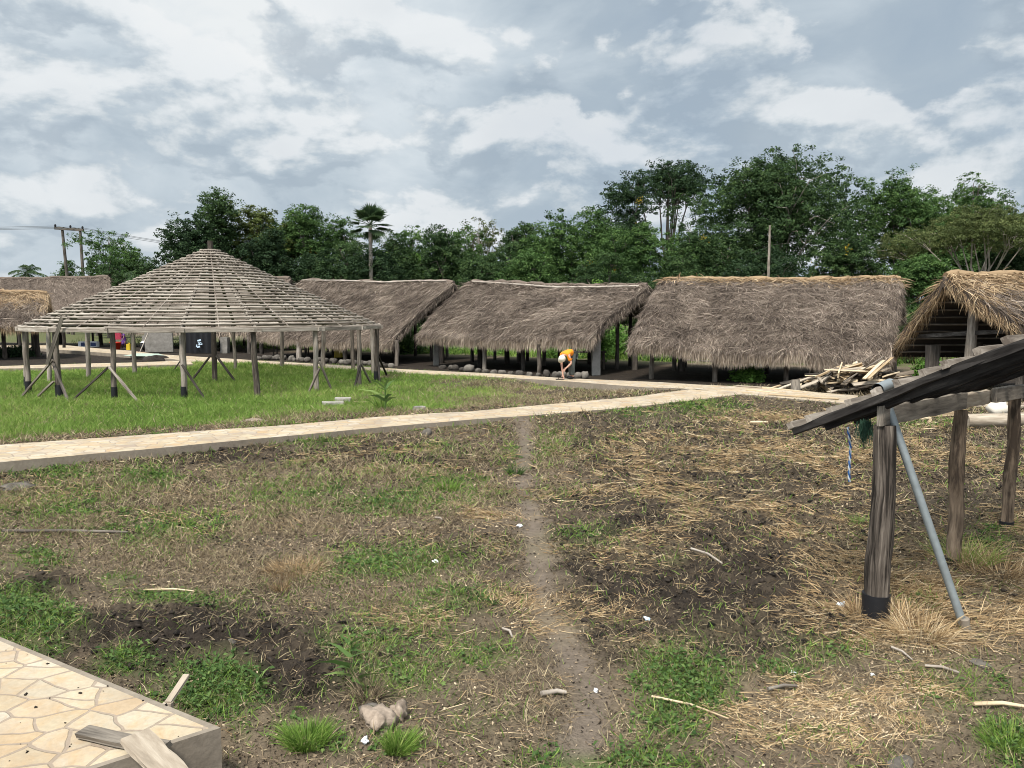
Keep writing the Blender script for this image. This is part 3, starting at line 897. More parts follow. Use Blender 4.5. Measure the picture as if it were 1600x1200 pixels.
# ------------------------------------------------------------------ thatched huts
def thatch(parent, feL, feR, rL, rR, beL, beR, nfront=15000, nback=1200, mat='thatch', capmat='gold', capn=2600, ridge_gold=False, thick=.24, ln=(.32, .8), wd=(.010, .023), gable=(1, 1), golden=0.0, fr=.42, capw=.07, sag=.10, gout=.35):
    feL, feR, rL, rR, beL, beR = [np.array(q, float) for q in (feL, feR, rL, rR, beL, beR)]
    nu, nv = 60, 16
    cc = (feL + feR + rL + rR) / 4
    sd = int(abs(cc[0] * 13 + cc[1] * 7))

    def front(u, v):
        p = ((1 - u) * (1 - v))[..., None] * feL + (u * (1 - v))[..., None] * feR + ((1 - u) * v)[..., None] * rL + (u * v)[..., None] * rR
        p = p.copy()
        L = np.linalg.norm(feR - feL)
        p[..., 2] += (fbm(u * L * .9, v * 4, sd, 3) - .5) * .22 - sag * np.sin(PI * u) + .10 * np.sin(PI * v) - .10 * (np.abs(2 * u - 1) ** 8) * v
        p[..., 2] -= .10 * sst(.16, 0, v)
        return p

    def back(u, v):
        p = ((1 - u) * (1 - v))[..., None] * beL + (u * (1 - v))[..., None] * beR + ((1 - u) * v)[..., None] * rL + (u * v)[..., None] * rR
        p = p.copy()
        p[..., 2] += -sag * np.sin(PI * u) + .06 * np.sin(PI * v) - .22 * (np.abs(2 * u - 1) ** 6) * v
        return p
    u = np.linspace(0, 1, nu)
    v = np.linspace(0, 1, nv)
    U, Vv = np.meshgrid(u, v, indexing='ij')
    top = np.concatenate([front(U, Vv), back(U, Vv)[:, ::-1][:, 1:]], 1)   # nu x (2nv-1)
    m = 2 * nv - 1
    bot = top.copy(); bot[:, :, 2] -= thick * (1 - .3 * 0)
    bot = bot[:, ::-1]
    prof = np.concatenate([top, bot], 1); K = prof.shape[1]
    mb = MB()
    i, j = np.meshgrid(np.arange(nu - 1), np.arange(K), indexing='ij')
    a = i * K + j; b = i * K + (j + 1) % K
    isbot = (j >= m - 0)
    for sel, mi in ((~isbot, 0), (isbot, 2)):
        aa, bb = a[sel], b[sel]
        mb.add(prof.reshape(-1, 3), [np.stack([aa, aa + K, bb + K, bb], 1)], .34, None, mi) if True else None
    for e in (0, nu - 1):
        q = prof[e]
        mb.add(q, [np.stack([np.arange(m - 1), np.arange(1, m), K - 2 - np.arange(m - 1), K - 1 - np.arange(m - 1)], 1)], .2, None, 0)
    al = nrm(feR - feL)

    def strands(fn, n, eave, side):
        U = rng.random(n); V = rng.random(n)
        p = fn(U, V)
        ds = nrm(eave[0] * (1 - U)[:, None] + eave[1] * U[:, None] - (rL * (1 - U)[:, None] + rR * U[:, None]))
        nn = np.cross(ds, al) * side; nn = nn * np.sign(nn[:, 2:3])
        t = rng.normal(.12, .5, n) + 1.3 * (fbm(U * 9, V * 5, sd + 3, 2) - .5)
        t = t * (.25 + .75 * sst(0, .08, np.minimum(U, 1 - U)))
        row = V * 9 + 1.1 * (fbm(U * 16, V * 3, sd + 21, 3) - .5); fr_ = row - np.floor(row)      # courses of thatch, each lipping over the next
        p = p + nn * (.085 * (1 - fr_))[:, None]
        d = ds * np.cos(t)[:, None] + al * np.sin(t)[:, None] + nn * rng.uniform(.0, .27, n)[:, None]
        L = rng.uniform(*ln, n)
        tone = rng.normal(.52, .21, n) + .6 * (fbm(U * 10, V * 6, sd + 7, 3) - .5) - .16 * sst(.65, 1, fr_) + .08 * (V < .12)  # tone also drops under each course lip, shade put into the colour
        bend = nn * (-.10 * L)[:, None] + np.array([0, 0, -.06]) + rng.normal(0, .12, (n, 3)) * L[:, None]
        gold = rng.random(n) < golden * sst(.35, .9, V + (fbm(U * 8, V * 6, sd + 11, 2) - .5) * .9)
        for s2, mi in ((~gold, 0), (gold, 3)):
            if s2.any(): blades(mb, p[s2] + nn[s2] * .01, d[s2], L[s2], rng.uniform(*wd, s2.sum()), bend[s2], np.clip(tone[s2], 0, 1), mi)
    strands(front, nfront, (feL, feR), 1)
    strands(back, nback, (beL, beR), 1)
    # fringe along the eaves
    n = int(nfront * fr)
    for fn, e0, e1, nn_, r0 in ((front, feL, feR, n, None), (back, beL, beR, n // 6, None)):
        U = rng.random(nn_); V = np.abs(rng.normal(0, .035, nn_))
        p = fn(U, np.clip(V, 0, 1)); p[:, 2] -= rng.uniform(-.05, thick * .8, nn_); p[:, :2] += (nrm(((feL - rL) + (feR - rR)) / 2 if fn is front else ((beL - rL) + (beR - rR)) / 2)[:2] * rng.uniform(.02, .16, nn_)[:, None])
        ds = nrm(e0 * (1 - U)[:, None] + e1 * U[:, None] - (rL * (1 - U)[:, None] + rR * U[:, None]))
        d = ds * rng.uniform(.1, .6, nn_)[:, None] + np.array([0, 0, -1.0]) + al * rng.normal(.03, .16, nn_)[:, None]
        clumpy = .8 + .45 * fbm(U * 26, U * 0, sd + 5, 3)
        L = rng.uniform(.24, .46, nn_) * clumpy
        tone = np.clip(rng.normal(.58, .2, nn_) + .4 * (fbm(U * 22, U * 0 + 3, sd + 9, 2) - .5), 0, 1)
        if golden > .6: mi = 3
        else: mi = 1
        blades(mb, p, d, L, rng.uniform(.008, .02, nn_), np.zeros((nn_, 3)), tone, mi)
    # gable edges
    for e, g in ((0, gable[0]), (1, gable[1])):
        n = int(nfront * .16 * g)
        out = al * (1 if e else -1)
        for fn, ev, k in ((front, (feL, feR)[e], n), (back, (beL, beR)[e], n // 2)):
            U = np.clip(e + (1 if e == 0 else -1) * np.abs(rng.normal(0, .025, k)), 0, 1); V = rng.random(k)
            p = fn(U, V); p[:, 2] -= rng.uniform(0, thick * .9, k)
            ds = nrm(ev - (rL, rR)[e])
            d = ds * rng.uniform(.2, 1, k)[:, None] + out * gout * rng.uniform(.1, .7, k)[:, None] + np.array([0, 0, -.6]) * rng.uniform(.2, 1.1, k)[:, None]
            tone = np.clip(rng.normal(.5, .24, k), 0, 1)
            mi = 3 if golden > .3 else 0
            blades(mb, p, d, rng.uniform(.2, .5, k), rng.uniform(.010, .022, k), rng.normal(0, .08, (k, 3)), tone, mi)
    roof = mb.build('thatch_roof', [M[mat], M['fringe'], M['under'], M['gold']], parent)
    if capn:
        mb = MB()
        U = rng.random(capn)
        s2 = rng.choice([-1, 1], capn)
        V = 1 - np.abs(rng.normal(0, capw, capn)); 
        p = np.where((s2 > 0)[:, None], front(U, V), back(U, V)); p[:, 2] += rng.uniform(.02, .13, capn)
        dsF = nrm(feL - rL); dsB = nrm(beL - rL)
        d = np.where((s2 > 0)[:, None], dsF, dsB) * rng.uniform(.2, 1, capn)[:, None] + al * rng.normal(0, .7, capn)[:, None] + np.array([0, 0, 1]) * rng.uniform(0, .35, capn)[:, None]
        L = rng.uniform(.25, .55, capn)
        blades(mb, p, d, L, rng.uniform(.016, .035, capn), np.stack([np.zeros(capn), np.zeros(capn), -.25 * L], 1), np.clip(rng.normal(.5, .24, capn), 0, 1), 0)
        # packed core under the loose cap
        Uc = np.linspace(0.01, .99, 40)
        tube(mb, [front(np.array([q]), np.array([1.0]))[0] + [0, 0, .0] for q in Uc], .14, 8, .35, .4, True)
        mb.build('ridge_cap', [M[capmat]], parent)
    return front, back


def post(parent, p, zt, r, lean=(0, 0), mat='post', name='post', sleeve=0, jit=.12, n=10, zb=None, sq=False):
    mb = MB()
    z0 = (h1(p[0], p[1]) if zb is None else zb) - .06
    a = np.array([p[0], p[1], z0]); b = np.array([p[0] + lean[0], p[1] + lean[1], zt])
    if sq: bar(mb, a, b, r * 2, r * 2, (0, 1, 0), 6, .02, .012, rng.random())
    else:
        k1 = a * .66 + b * .34 + np.append(rng.normal(0, .012, 2), 0); k2 = a * .33 + b * .67 + np.append(rng.normal(0, .012, 2), 0)
        tube(mb, [a, k1, k2, b], [r * 1.06, r * 1.0, r * .98, r * .92], n, jit, (.3 if mat in ('old_post', 'tan_post') else rng.random()), True, 0, True, 4)
    o = mb.build(name, M[mat], parent)
    if sleeve:
        mb = MB()
        tube(mb, [a, a + (b - a) * (sleeve + .06) / (zt - z0)], [r * 1.22, r * 1.16], 14, .05, .5)
        mb.build('black_sleeve', M['sleeve'], o)
    return o


def beam(parent, a, b, w, h, mat='beam', name='beam', up=(0, 0, 1), log=False):
    mb = MB()
    if log: tube(mb, [a, (np.array(a) + b) / 2, b], w / 2, 8, .12, rng.random(), True, 0, True, 3)
    else: bar(mb, a, b, w, h, up, 8, .008, .006, rng.random())
    return mb.build(name, M[mat], parent)


def mirror(r, f, drop=0.0):
    r = np.array(r); f = np.array(f)
    return r + (r - f) * [.55, .55, -.55]      # the back slope is the shorter one


def hut(name, label, px_front, cfg, posts_front, posts_back=(), base=None, nb=4, **kw):
    feL, feR, rL, rR = px_front
    beL, beR = cfg.get('beL', mirror(rL, feL, -.5)), cfg.get('beR', mirror(rR, feR, -.5))
    c = (feL + feR + beL + beR) / 4; c[2] = 0
    t = thing(name, label, 'hut', c, 'thatched huts')
    front, back = thatch(t, feL, feR, rL, rR, beL, beR, **kw)

    def under(x, y):
        # roof height over a floor point, by walking the patch
        best = 9
        A, B, Cc = feR - feL, rL - feL, np.array([x, y]) - feL[:2]
        m = np.array([A[:2], B[:2]]).T
        try: u, v = np.linalg.solve(m, Cc)
        except Exception: return 2
        if u < .05 or u > .95: return float(min(feL[2], feR[2])) - .2
        return float((feL + A * u + B * min(max(v, 0), 1))[2]) - .25 - (.25 if v < .08 else 0)
    for q in posts_front:
        p, r_, kind = q
        post(t, p, max(.6, under(p[0], p[1]) + .1), r_, mat={'l': 'post', 'd': 'post_dark', 'c': 'col'}[kind], sq=(kind == 'c'), name='pillar' if kind == 'c' else 'post')
    # inner and back rows
    fdir = feR - feL; dep = rL - feL
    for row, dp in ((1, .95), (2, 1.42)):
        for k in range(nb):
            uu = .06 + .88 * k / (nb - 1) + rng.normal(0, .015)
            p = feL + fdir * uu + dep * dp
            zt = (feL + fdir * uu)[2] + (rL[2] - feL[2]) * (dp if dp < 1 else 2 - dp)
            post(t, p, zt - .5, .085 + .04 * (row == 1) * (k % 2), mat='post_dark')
    # plates and rafters
    n_up = np.array([0, 0, -.28])
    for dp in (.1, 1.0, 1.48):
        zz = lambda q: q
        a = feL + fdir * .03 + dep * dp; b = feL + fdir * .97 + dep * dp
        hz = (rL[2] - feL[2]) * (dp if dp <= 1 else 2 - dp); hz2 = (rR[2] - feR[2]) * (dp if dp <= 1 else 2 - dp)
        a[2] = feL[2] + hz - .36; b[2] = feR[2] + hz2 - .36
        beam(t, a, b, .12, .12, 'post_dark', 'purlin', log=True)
    return t, front, back


def P3(px, py, d): return D(px, py, d)


# hut with the pale ridge, right of the middle
f3 = [P3(984, 531, 27.5), P3(1392, 552, 24.8), P3(1034, 433, 32.4), P3(1410, 436, 29.2)]
hut3, f3f, f3b = hut('thatched_hut', 'long low grey thatched hut with a straw coloured ridge beside the lumber heap', f3, {},
     [(G(1018, 592), .085, 'l'), (G(1117, 596.5), .085, 'l'), (G(1228, 599.5), .085, 'l'), (G(1335, 602), .085, 'l'), (G(992, 579), .12, 'd'), (G(1065, 580), .14, 'd'), (G(1160, 583), .10, 'd')],
     nfront=46000, capn=3600, capw=.055, nb=5)
# middle hut
f2 = [P3(656, 517, 34.6), P3(927, 524, 29.0), P3(731, 441, 38.6), P3(1014, 445, 33.6)]
hut2, f2f, f2b = hut('thatched_hut', 'grey thatched hut in the middle behind the stooping worker in orange', f2, {},
     [(G(682, 571), .13, 'c'), (G(757, 578), .10, 'l'), (G(842, 585), .085, 'l'), (G(931, 586.5), .16, 'c'), (G(690, 567), .14, 'd'), (G(750, 573), .12, 'd'), (G(811, 567), .11, 'd'), (G(818, 580), .08, 'd')],
     nfront=40000, capn=3000, capmat='thatch', nb=5)
# hut partly behind the frame
f1 = [P3(392, 519, 43.0), P3(614, 528, 35.6), P3(470, 437, 47.0), P3(711, 441, 39.4)]
hut1, f1f, f1b = hut('thatched_hut', 'grey thatched hut with a bamboo pole along its ridge, right behind the conical frame', f1, {},
     [(G(409, 553), .12, 'd'), (G(468, 562), .15, 'l'), (G(540, 566), .11, 'd'), (G(620, 572), .10, 'l'), (G(500, 556), .10, 'd'), (G(560, 560), .10, 'd')],
     nfront=32000, capn=1800, capmat='thatch', nb=5)
# hut hidden by the frame
f0 = [P3(150, 511, 57), P3(390, 517, 46.0), P3(235, 436, 61.5), P3(455, 434, 50.0)]
hut0, _, _ = hut('thatched_hut', 'thatched hut with cement pillars, mostly hidden behind the conical frame', f0, {},
     [(G(228, 548), .16, 'c'), (G(262, 549), .16, 'c'), (G(352, 552), .22, 'c'), (G(300, 549), .16, 'c'), (G(180, 544), .14, 'd'), (G(390, 553), .12, 'd')],
     nfront=7000, capn=900, capmat='thatch', nb=5)
# far left long hut
fA = [P3(-160, 502, 52), P3(175, 505, 54), P3(-150, 434, 57), P3(172, 432, 59)]
hutA, _, _ = hut('thatched_hut', 'long dark grey thatched hut far left with a plain ridge below the power poles', fA, {},
     [(G(-60, 545), .12, 'd'), (G(30, 541), .12, 'd'), (G(100, 537), .14, 'd'), (G(158, 540), .14, 'd')],
     nfront=9000, capn=1200, capmat='thatch', nb=6)
# golden hut at the left edge
fG = [P3(-260, 505, 36.0), P3(72, 505, 40.0), P3(-240, 450, 39.5), P3(76, 455, 43.0)]
hutG, _, _ = hut('thatched_hut', 'fresh golden thatched hut cut off by the left edge of the picture', fG, {},
     [(G(-80, 561), .11, 'l'), (G(8, 560), .11, 'l'), (G(32, 549), .10, 'd'), (G(100, 548), .09, 'd')],
     nfront=9000, capn=1500, nb=4, golden=1.0, ln=(.4, .9))
# open gabled hut on the right
rLa = P3(1474, 428, 22.6)
feLa = P3(1640, 548, 19.4); beLa = P3(1393, 543, 25.2)
ax = np.array([7.5, .8, 0])
t = thing('thatched_hut', 'open gabled hut with shaggy golden thatch behind the low batten roof', 'hut', (16, 22.5, 0), 'thatched huts')
thatch(t, feLa, feLa + ax, rLa, rLa + ax, beLa, beLa + ax, nfront=26000, nback=5000, capn=5000, capw=.16, golden=.8, ln=(.4, .95), gable=(1.1, .4), thick=.3, fr=.3, sag=.04, gout=.15)
hutR = t
gz = [P3(1512, 600, 22.2), P3(1427, 600, 24.2), P3(1397, 600, 25.6), P3(1575, 600, 20.6)]
post(t, gz[0], rLa[2] - .3, .15, (.1, 0), 'post')
post(t, gz[1] + [.45, -.2, 0], 1.42, .16, (0, 0), 'post_dark', 'pillar', sq=True)
post(t, gz[2], 1.1, .07, (0, 0), 'post')
post(t, gz[3] + [.3, 0, 0], 1.3, .1, (0, 0), 'post_dark')
for k in range(3):
    q = gz[0] + np.array([2.2 * (k + 1), .2, 0]); post(t, q, rLa[2] - .35, .12, mat='post_dark')
    q = gz[1] + np.array([2.2 * (k + 1), .3, 0]); post(t, q, 1.5, .12, mat='post_dark')
beam(t, gz[1] + [.1, .5, 1.48], gz[3] + [.35, -.3, 1.46], .14, .12, 'rafter', 'tie_beam')
for k in range(9):
    tt = .1 + .8 * k / 8
    a = beLa * (1 - tt) + rLa * tt + np.array([.12, 0, -.36])
    beam(t, a, a + np.array([6.8, .75, 0]), .06, .05, 'beam', 'batten', log=True)
    a = feLa * (1 - tt) + rLa * tt + np.array([.25, 0, -.36])
    beam(t, a, a + np.array([6.8, .75, 0]), .06, .05, 'rafter', 'batten', log=True)


def loose_pole(label, pts, r=.045, mat='bark_pale', name='bamboo_pole', cat='pole'):
    mb = MB(); tube(mb, pts, r, 8, .1, .6, True, 0, True, 4)
    return tag(mb.build(name, M[mat], None, np.array(pts[0])), label, cat)


one = lambda fn, u, v, dz: fn(np.array([u]), np.array([v]))[0] + [0, 0, dz]
loose_pole('long thin bamboo pole lying on the ridge of the hut right behind the conical frame', [one(f1f, q, .97, .16) for q in (0.02, .3, .6, .8, .96)])
loose_pole('long thin bamboo pole sagging across the upper thatch of the middle hut', [one(f2f, q, w, .14) for q, w in ((.04, .96), (.3, .93), (.55, .90), (.8, .91), (.97, .92))])

# ------------------------------------------------------------------ conical frame
GC = np.array([-10.33, 26.6])
gaz = thing('round_frame_pavilion', 'large unthatched conical pavilion frame of grey battens on wooden posts in the grass', 'pavilion', (GC[0], GC[1], 0))
NP, RP, RE, ZE, ZP = 18, 5.55, 5.83, 1.99, 4.72
angs = [math.radians(12.8 + 20 * k) for k in range(NP)]
pos = lambda a, r_: np.array([GC[0] + r_ * math.sin(a), GC[1] - r_ * math.cos(a)])
prng = random.Random(3)


def roof_z(r_):
    t = r_ / RE
    return ZP + (ZE - ZP) * t - .04 * math.sin(PI * t)


tops = []
for k, a in enumerate(angs):
    p = pos(a, RP + prng.uniform(-.08, .08))
    z0 = h1(*p)
    lean = (prng.uniform(-.06, .06), prng.uniform(-.05, .05))
    zt = roof_z(RP) - .17
    o = post(gaz, p, zt, prng.uniform(.066, .086), lean, 'post', sleeve=(.38 if k in (0, 17, 15, 16, 4, 14) else 0), jit=.16)
    tops.append((p, zt))
pc0 = GC
post(gaz, pc0, ZP + .16, .085, (.0, .0), 'post', 'centre_post', jit=.14)
# braces: (post index, side offsets)
br = [(17, -1.0, .95, 1.05), (17, 1.0, .95, 1.0), (16, -1.1, 1.1, 1.1), (16, -.7, .5, 1.1), (16, 1.15, 1.0, 1.15), (0, .6, 1.0, 1.0), (2, -.5, .75, .9), (2, .45, .95, .85), (3, -.55, .75, .85), (3, .6, .8, .95), (4, .95, .9, .95), (4, -.8, .6, .9), (5, 1.2, 1.15, 1.1), (10, .5, .7, .8)]
for k, off, zt, fr_ in br:
    a = angs[k]; p = pos(a, RP)
    tang = np.array([math.cos(a), math.sin(a)]); rad_ = np.array([math.sin(a), -math.cos(a)])
    f = p + tang * off * 1.05 + rad_ * .35 * abs(off) * fr_
    a3 = np.array([f[0], f[1], h1(*f) - .05]); b3 = np.array([p[0], p[1], zt]) + np.append(rad_ * .11, 0)
    mb = MB(); bar(mb, a3, b3, .065, .05, (0, 0, 1), 5, .006, .006, prng.random())
    mb.build('brace', M['post' if prng.random() < .4 else 'post_dark'], gaz)
for off in (-.85, .85):
    f = pc0 + np.array([off, -.15]); mb = MB()
    bar(mb, (f[0], f[1], h1(*f) - .05), (pc0[0] + .1 * np.sign(off), pc0[1] - .05, .95), .08, .06, (0, 0, 1), 4, .006, .005, .4)
    mb.build('brace', M['post_dark'], gaz)
# long board leaning on the eave at the left
p = pos(angs[16], RP)
mb = MB(); bar(mb, (p[0] - .08, p[1] - .3, 1.0), (p[0] + .55, p[1] - .55, 2.3), .10, .035, (0, 1, .2), 5, .004, .006, .35)
mb.build('brace', M['beam'], gaz)
for k in range(NP):
    a, b = angs[k], angs[(k + 1) % NP]
    # ring beam on the posts, rafter, batten panel
    p, q = pos(a, RP), pos(b, RP); z = roof_z(RP) - .17
    mb = MB(); tube(mb, [(*p, z + .02 + (k % 2) * .03), (*((p + q) / 2), z), (*q, z + .02 + ((k + 1) % 2) * .03)], .05, 8, .12, .5, True, 0, True, 3)
    mb.build('ring_beam', M['post'], gaz)
    p, q = pos(a - .02, RE - .03), pos(b + .02, RE - .03); z = roof_z(RE) - .05
    mb = MB(); bar(mb, (*p, z), (*q, z), .05, .11, (0, 0, 1), 6, .005, .006, .55 + .2 * prng.random())
    mb.build('fascia_board', M['batten'], gaz)
    mb = MB()
    pts = [(*pos(a, r_), roof_z(r_) - .10) for r_ in (.12, 1.5, 3, 4.5, RE - .08)]
    tube(mb, pts, [.045, .05, .055, .06, .06], 8, .15, .35, True, 0, True, 2)
    mb.build('rafter', M['beam'], gaz)
    mb = MB()
    nb_ = 27
    for i in range(nb_):
        r_ = .22 + (RE - .20) * (i + .5) / nb_ + prng.uniform(-.008, .008)
        ov = .035 / max(r_, .3) * prng.uniform(.4, 1.1)
        a0 = a - ov; b0 = b + .035 / max(r_, .3) * prng.uniform(.4, 1.1)
        P_, Q_ = pos(a0, r_ / math.cos((b - a if b > a else b - a + 2 * PI) / 2) * .985), pos(b0, r_ / math.cos((b - a if b > a else b - a + 2 * PI) / 2) * .985)
        zz = roof_z(r_) - .02 + ((k + i) % 2) * .008
        w_ = prng.uniform(.029, .035)
        mid = (P_ + Q_) / 2
        sl = (roof_z(r_ + .1) - roof_z(r_ - .1)) / .2
        up = np.array([math.sin((a0 + b0) / 2) * -sl, math.cos((a0 + b0) / 2) * sl, 1.0])
        tube(mb, [(*P_, zz + prng.uniform(-.005, .005)), (*(mid + np.array([prng.uniform(-.02, .02)] * 2)), zz + prng.uniform(-.012, .006)), (*Q_, zz + prng.uniform(-.005, .005))], [w_, w_ * .95, w_ * .85], 7, .14, .35 + .5 * prng.random(), True, 0, True, 2)
    am = (a + b) / 2 if b > a else (a + b) / 2 + PI
    tube(mb, [(*pos(am, q), roof_z(q) - .06) for q in (.2, 2, 4, RE - .15)], .022, 6, .1, .2, True, 0, True, 2)      # lath tying the battens underneath
    mb.build('batten_panel', M['batten'], gaz)

# ------------------------------------------------------------------ low batten roof in the foreground
Pq = [G(1367, 972), G(1488, 884), G(1572, 825)]
U2 = nrm((Pq[2] - Pq[0]) * [1, 1, 0])            # along the plate, away to the right
S2 = np.array([U2[1], -U2[0], 0])               # up the slope, towards the right
lean_to = thing('batten_roof_frame', 'low unfinished roof frame with dark rafters and grey battens on rough posts', 'roof frame', (Pq[0][0], Pq[0][1], 0))
ZT = 1.71
for k, (p, r_, lean, mt, zt) in enumerate(((Pq[0], .088, (.015, .01), 'old_post', ZT - .16), (Pq[1], .066, (.015, .01), 'tan_post', 1.50), (Pq[2], .062, (.015, .01), 'tan_post', 1.47))):
    post(lean_to, p, zt, r_, lean, mt, sleeve=(.20, .05, .05)[k], jit=.15, n=18)
pt = lambda u, s, z: Pq[0] * [1, 1, 0] + U2 * u + S2 * s + np.array([.015, .01, z])
SL = .49
mb = MB(); bar(mb, pt(-.10, 0, ZT - .08), pt(1.95, 0, ZT - .125), .055, .155, (0, 0, 1), 12, .006, .01, .5); mb.build('plate_beam', M['beam'], lean_to)
mb = MB(); bar(mb, pt(1.955, .0, ZT - .13), pt(2.75, 0, ZT - .145), .055, .13, (0, 0, 1), 8, .006, .01, .75); mb.build('plate_beam', M['mid_plank'], lean_to)
mb = MB(); bar(mb, pt(2.72, .058, ZT - .13), pt(4.6, .058, ZT - .19), .055, .15, (0, 0, 1), 12, .006, .01, .45); mb.build('plate_beam', M['beam'], lean_to)
for k, u in enumerate((-.13, .42, 1.0, 1.6, 2.25, 2.9, 3.6, 4.2)):
    mb = MB()
    a = pt(u, -.66, ZT + .055 - .66 * SL); b = pt(u, 2.6, ZT + .055 + 2.6 * SL)
    bar(mb, a, b, .05, .058, (0, 0, 1), 24, .008, .014, .45); mb.build('rafter', M['rafter'], lean_to)
    if k < 6:
        mb = MB()
        bar(mb, pt(u + .062, -.42, ZT - .005 - .42 * SL), pt(u + .062, 2.6, ZT - .005 + 2.6 * SL), .055, .06, (0, 0, 1), 20, .008, .012, .35); mb.build('rafter', M['rafter'], lean_to)
brng = random.Random(8)
k = 0; s = -.68
while s < 2.4:
    z = ZT + .055 + s * SL + .062
    u0 = -.13 + brng.uniform(-.05, .03)
    mb = MB()
    upv = np.array([-S2[0] * SL, -S2[1] * SL, 1.0])
    bar(mb, pt(u0, s, z), pt(4.5, s + brng.uniform(-.03, .03), z - .0), .052, .058 + brng.uniform(-.01, .012), upv, 10, .005, .007, .45 + brng.uniform(-.3, .25)); mb.build('batten', M['batten'], lean_to)
    s += .165 + brng.uniform(-.02, .025); k += 1

# steel prop leaning on it
pf = G(1508, 992); pf[2] = h1(pf[0], pf[1])
ptop = pt(-.06, -.02, ZT + .22)
ptop = P3(1380, 612, 5.86)
pr = thing('steel_prop', 'galvanised steel scaffold pipe leaning against the low batten roof', 'steel pipe', pf)
mb = MB(); tube(mb, [pf + (pf - ptop) * .01, ptop], .030, 16, 0, .5, True); mb.build('pipe', M['steel'], pr)
hd = ptop + np.array([0, 0, .035])
hda = nrm(np.array([.72, .62, .12]))
mb = MB()
A_, B_ = hd - hda * .10, hd + hda * .12
tube(mb, [A_, B_], .046, 18, 0, .5, True, 0, False); tube(mb, [A_ + hda * .001, B_ - hda * .001], .040, 18, 0, .5, True, 1, False)
mb.build('pipe_head', [M['steel'], M['dark']], pr)
mb = MB(); tube(mb, [pf + [0, 0, .0], pf + [-.02, -.01, .10]], [.042, .038], 12, .1, .4); mb.build('foot_cap', M['kerb'], pr)

# rope and net hanging from the low end
ra = pt(.42, -.45, ZT - .55 * SL); rb_ = ra + np.array([.055, .02, -.47])
mb = MB()
for k in range(2):
    pts = []
    for i in range(40):
        t_ = i / 39; w_ = t_ * 34 + k * PI
        c = ra * (1 - t_) + rb_ * t_ + np.array([.012 * math.sin(t_ * 5), 0, 0])
        pts.append(c + np.array([math.cos(w_) * .0055, math.sin(w_) * .0055, 0]))
    tube(mb, pts, .0068, 6, 0, .5, True, k)
tag(mb.build('rope', [m_plain('blue_rope', (.03, .13, .38), .7), m_plain('white_rope', (.62, .66, .7), .7)], None, ra), 'blue and white twisted rope hanging from the low end of the batten roof', 'rope')
mb = MB()
na_ = pt(.40, -.30, ZT - .42 * SL)
n_ = 220
base = na_ + rng.normal(0, [.02, .03, .015], (n_, 3))
d = np.stack([rng.normal(.0, .14, n_), rng.normal(0, .1, n_), -np.ones(n_)], 1)
blades(mb, base, d, rng.uniform(.08, .22, n_), .006, rng.normal(0, .015, (n_, 3)), np.full(n_, .5))
tag(mb.build('net_scrap', M['net'], None, na_), 'scrap of dark green netting snagged under the low batten roof', 'net')

# ------------------------------------------------------------------ lumber heap
lr = random.Random(21)
HEAPG = 'planks in the lumber heap'
GH = lambda x, y: max(h1(x, y), .2 if bool(inpoly(np.array([x]), np.array([y]), PB)[0]) else -9)
LB = {'pale_plank': 'fresh pale plank lying in the lumber heap before the long hut', 'mid_plank': 'weathered brown plank lying in the lumber heap before the long hut', 'dark_plank': 'dark old board lying in the lumber heap before the long hut'}


def plank(a, b, w, h, mat, label, group=None, up=(0, 0, 1), name='plank', seg=4):
    mb = MB(); bar(mb, a, b, w, h, up, seg, .004, .004, lr.random())
    return tag(mb.build(name, M[mat], None, (np.array(a) + b) / 2), label, 'plank', group)


hc_ = G(1322, 613)
for k in range(90):
    lay = k / 90
    r_ = (1 - lay * .75)
    ex, ey = lr.uniform(-1, 1) * 2.1 * r_, lr.uniform(-1, 1) * 1.15 * r_
    cx, cy = hc_[0] + .1 + ex + .35 * lay, hc_[1] + .2 + ey
    z = GH(cx, cy) + .05 + lay * .68 * (1 - .22 * (ex * ex / 3 + ey * ey / 2)) + lr.uniform(0, .06)
    az = lr.gauss(.15, .5) if lr.random() < .6 else lr.gauss(.9, .35)
    L = lr.uniform(.6, 1.9) * (1 - .25 * lay); el = lr.gauss(.06, .12) + .1 * lay
    dv = np.array([math.cos(az) * math.cos(el), math.sin(az) * math.cos(el), math.sin(el)])
    m_ = lr.choice(['pale_plank', 'pale_plank', 'pale_plank', 'mid_plank', 'mid_plank', 'dark_plank'])
    c = np.array([cx, cy, z]); a, b = c - dv * L / 2, c + dv * L / 2
    mn = min(a[2] - GH(*a[:2]), b[2] - GH(*b[:2])) - .03
    if mn < 0: a[2] -= mn; b[2] -= mn
    plank(a, b, lr.uniform(.08, .22), lr.uniform(.02, .05), m_, LB[m_], HEAPG, (lr.gauss(0, .4), lr.gauss(0, .4), 1))
# boards sticking up to the right
for k, (p0, p1, mt, w, lb) in enumerate((((1356, 592), (1394, 559), 'pale_plank', .09, 'fresh plank sticking up out of the lumber heap, the rightmost'), ((1350, 592), (1380, 563), 'pale_plank', .11, 'fresh wide plank sticking up beside the rightmost one of the heap'), ((1318, 597), (1381, 557), 'dark_plank', .04, 'thin dark pole sticking up out of the lumber heap'))):
    plank(P3(*p0, 22.6), P3(*p1, 23.3), w, .03, mt, lb)
plank(P3(1288, 577.5, 23.2), P3(1352, 580, 22.8), .16, .03, 'pale_plank', 'flat pale board lying across the top of the lumber heap')


def ground_plank(p0, p1, w, h, mat, label, lift=0.0):
    a, b = G(*p0), G(*p1)
    a[2] = GH(*a[:2]) + h / 2 + .01 + lift; b[2] = GH(*b[:2]) + h / 2 + .01 + lift
    return plank(a, b, w, h, mat, label)


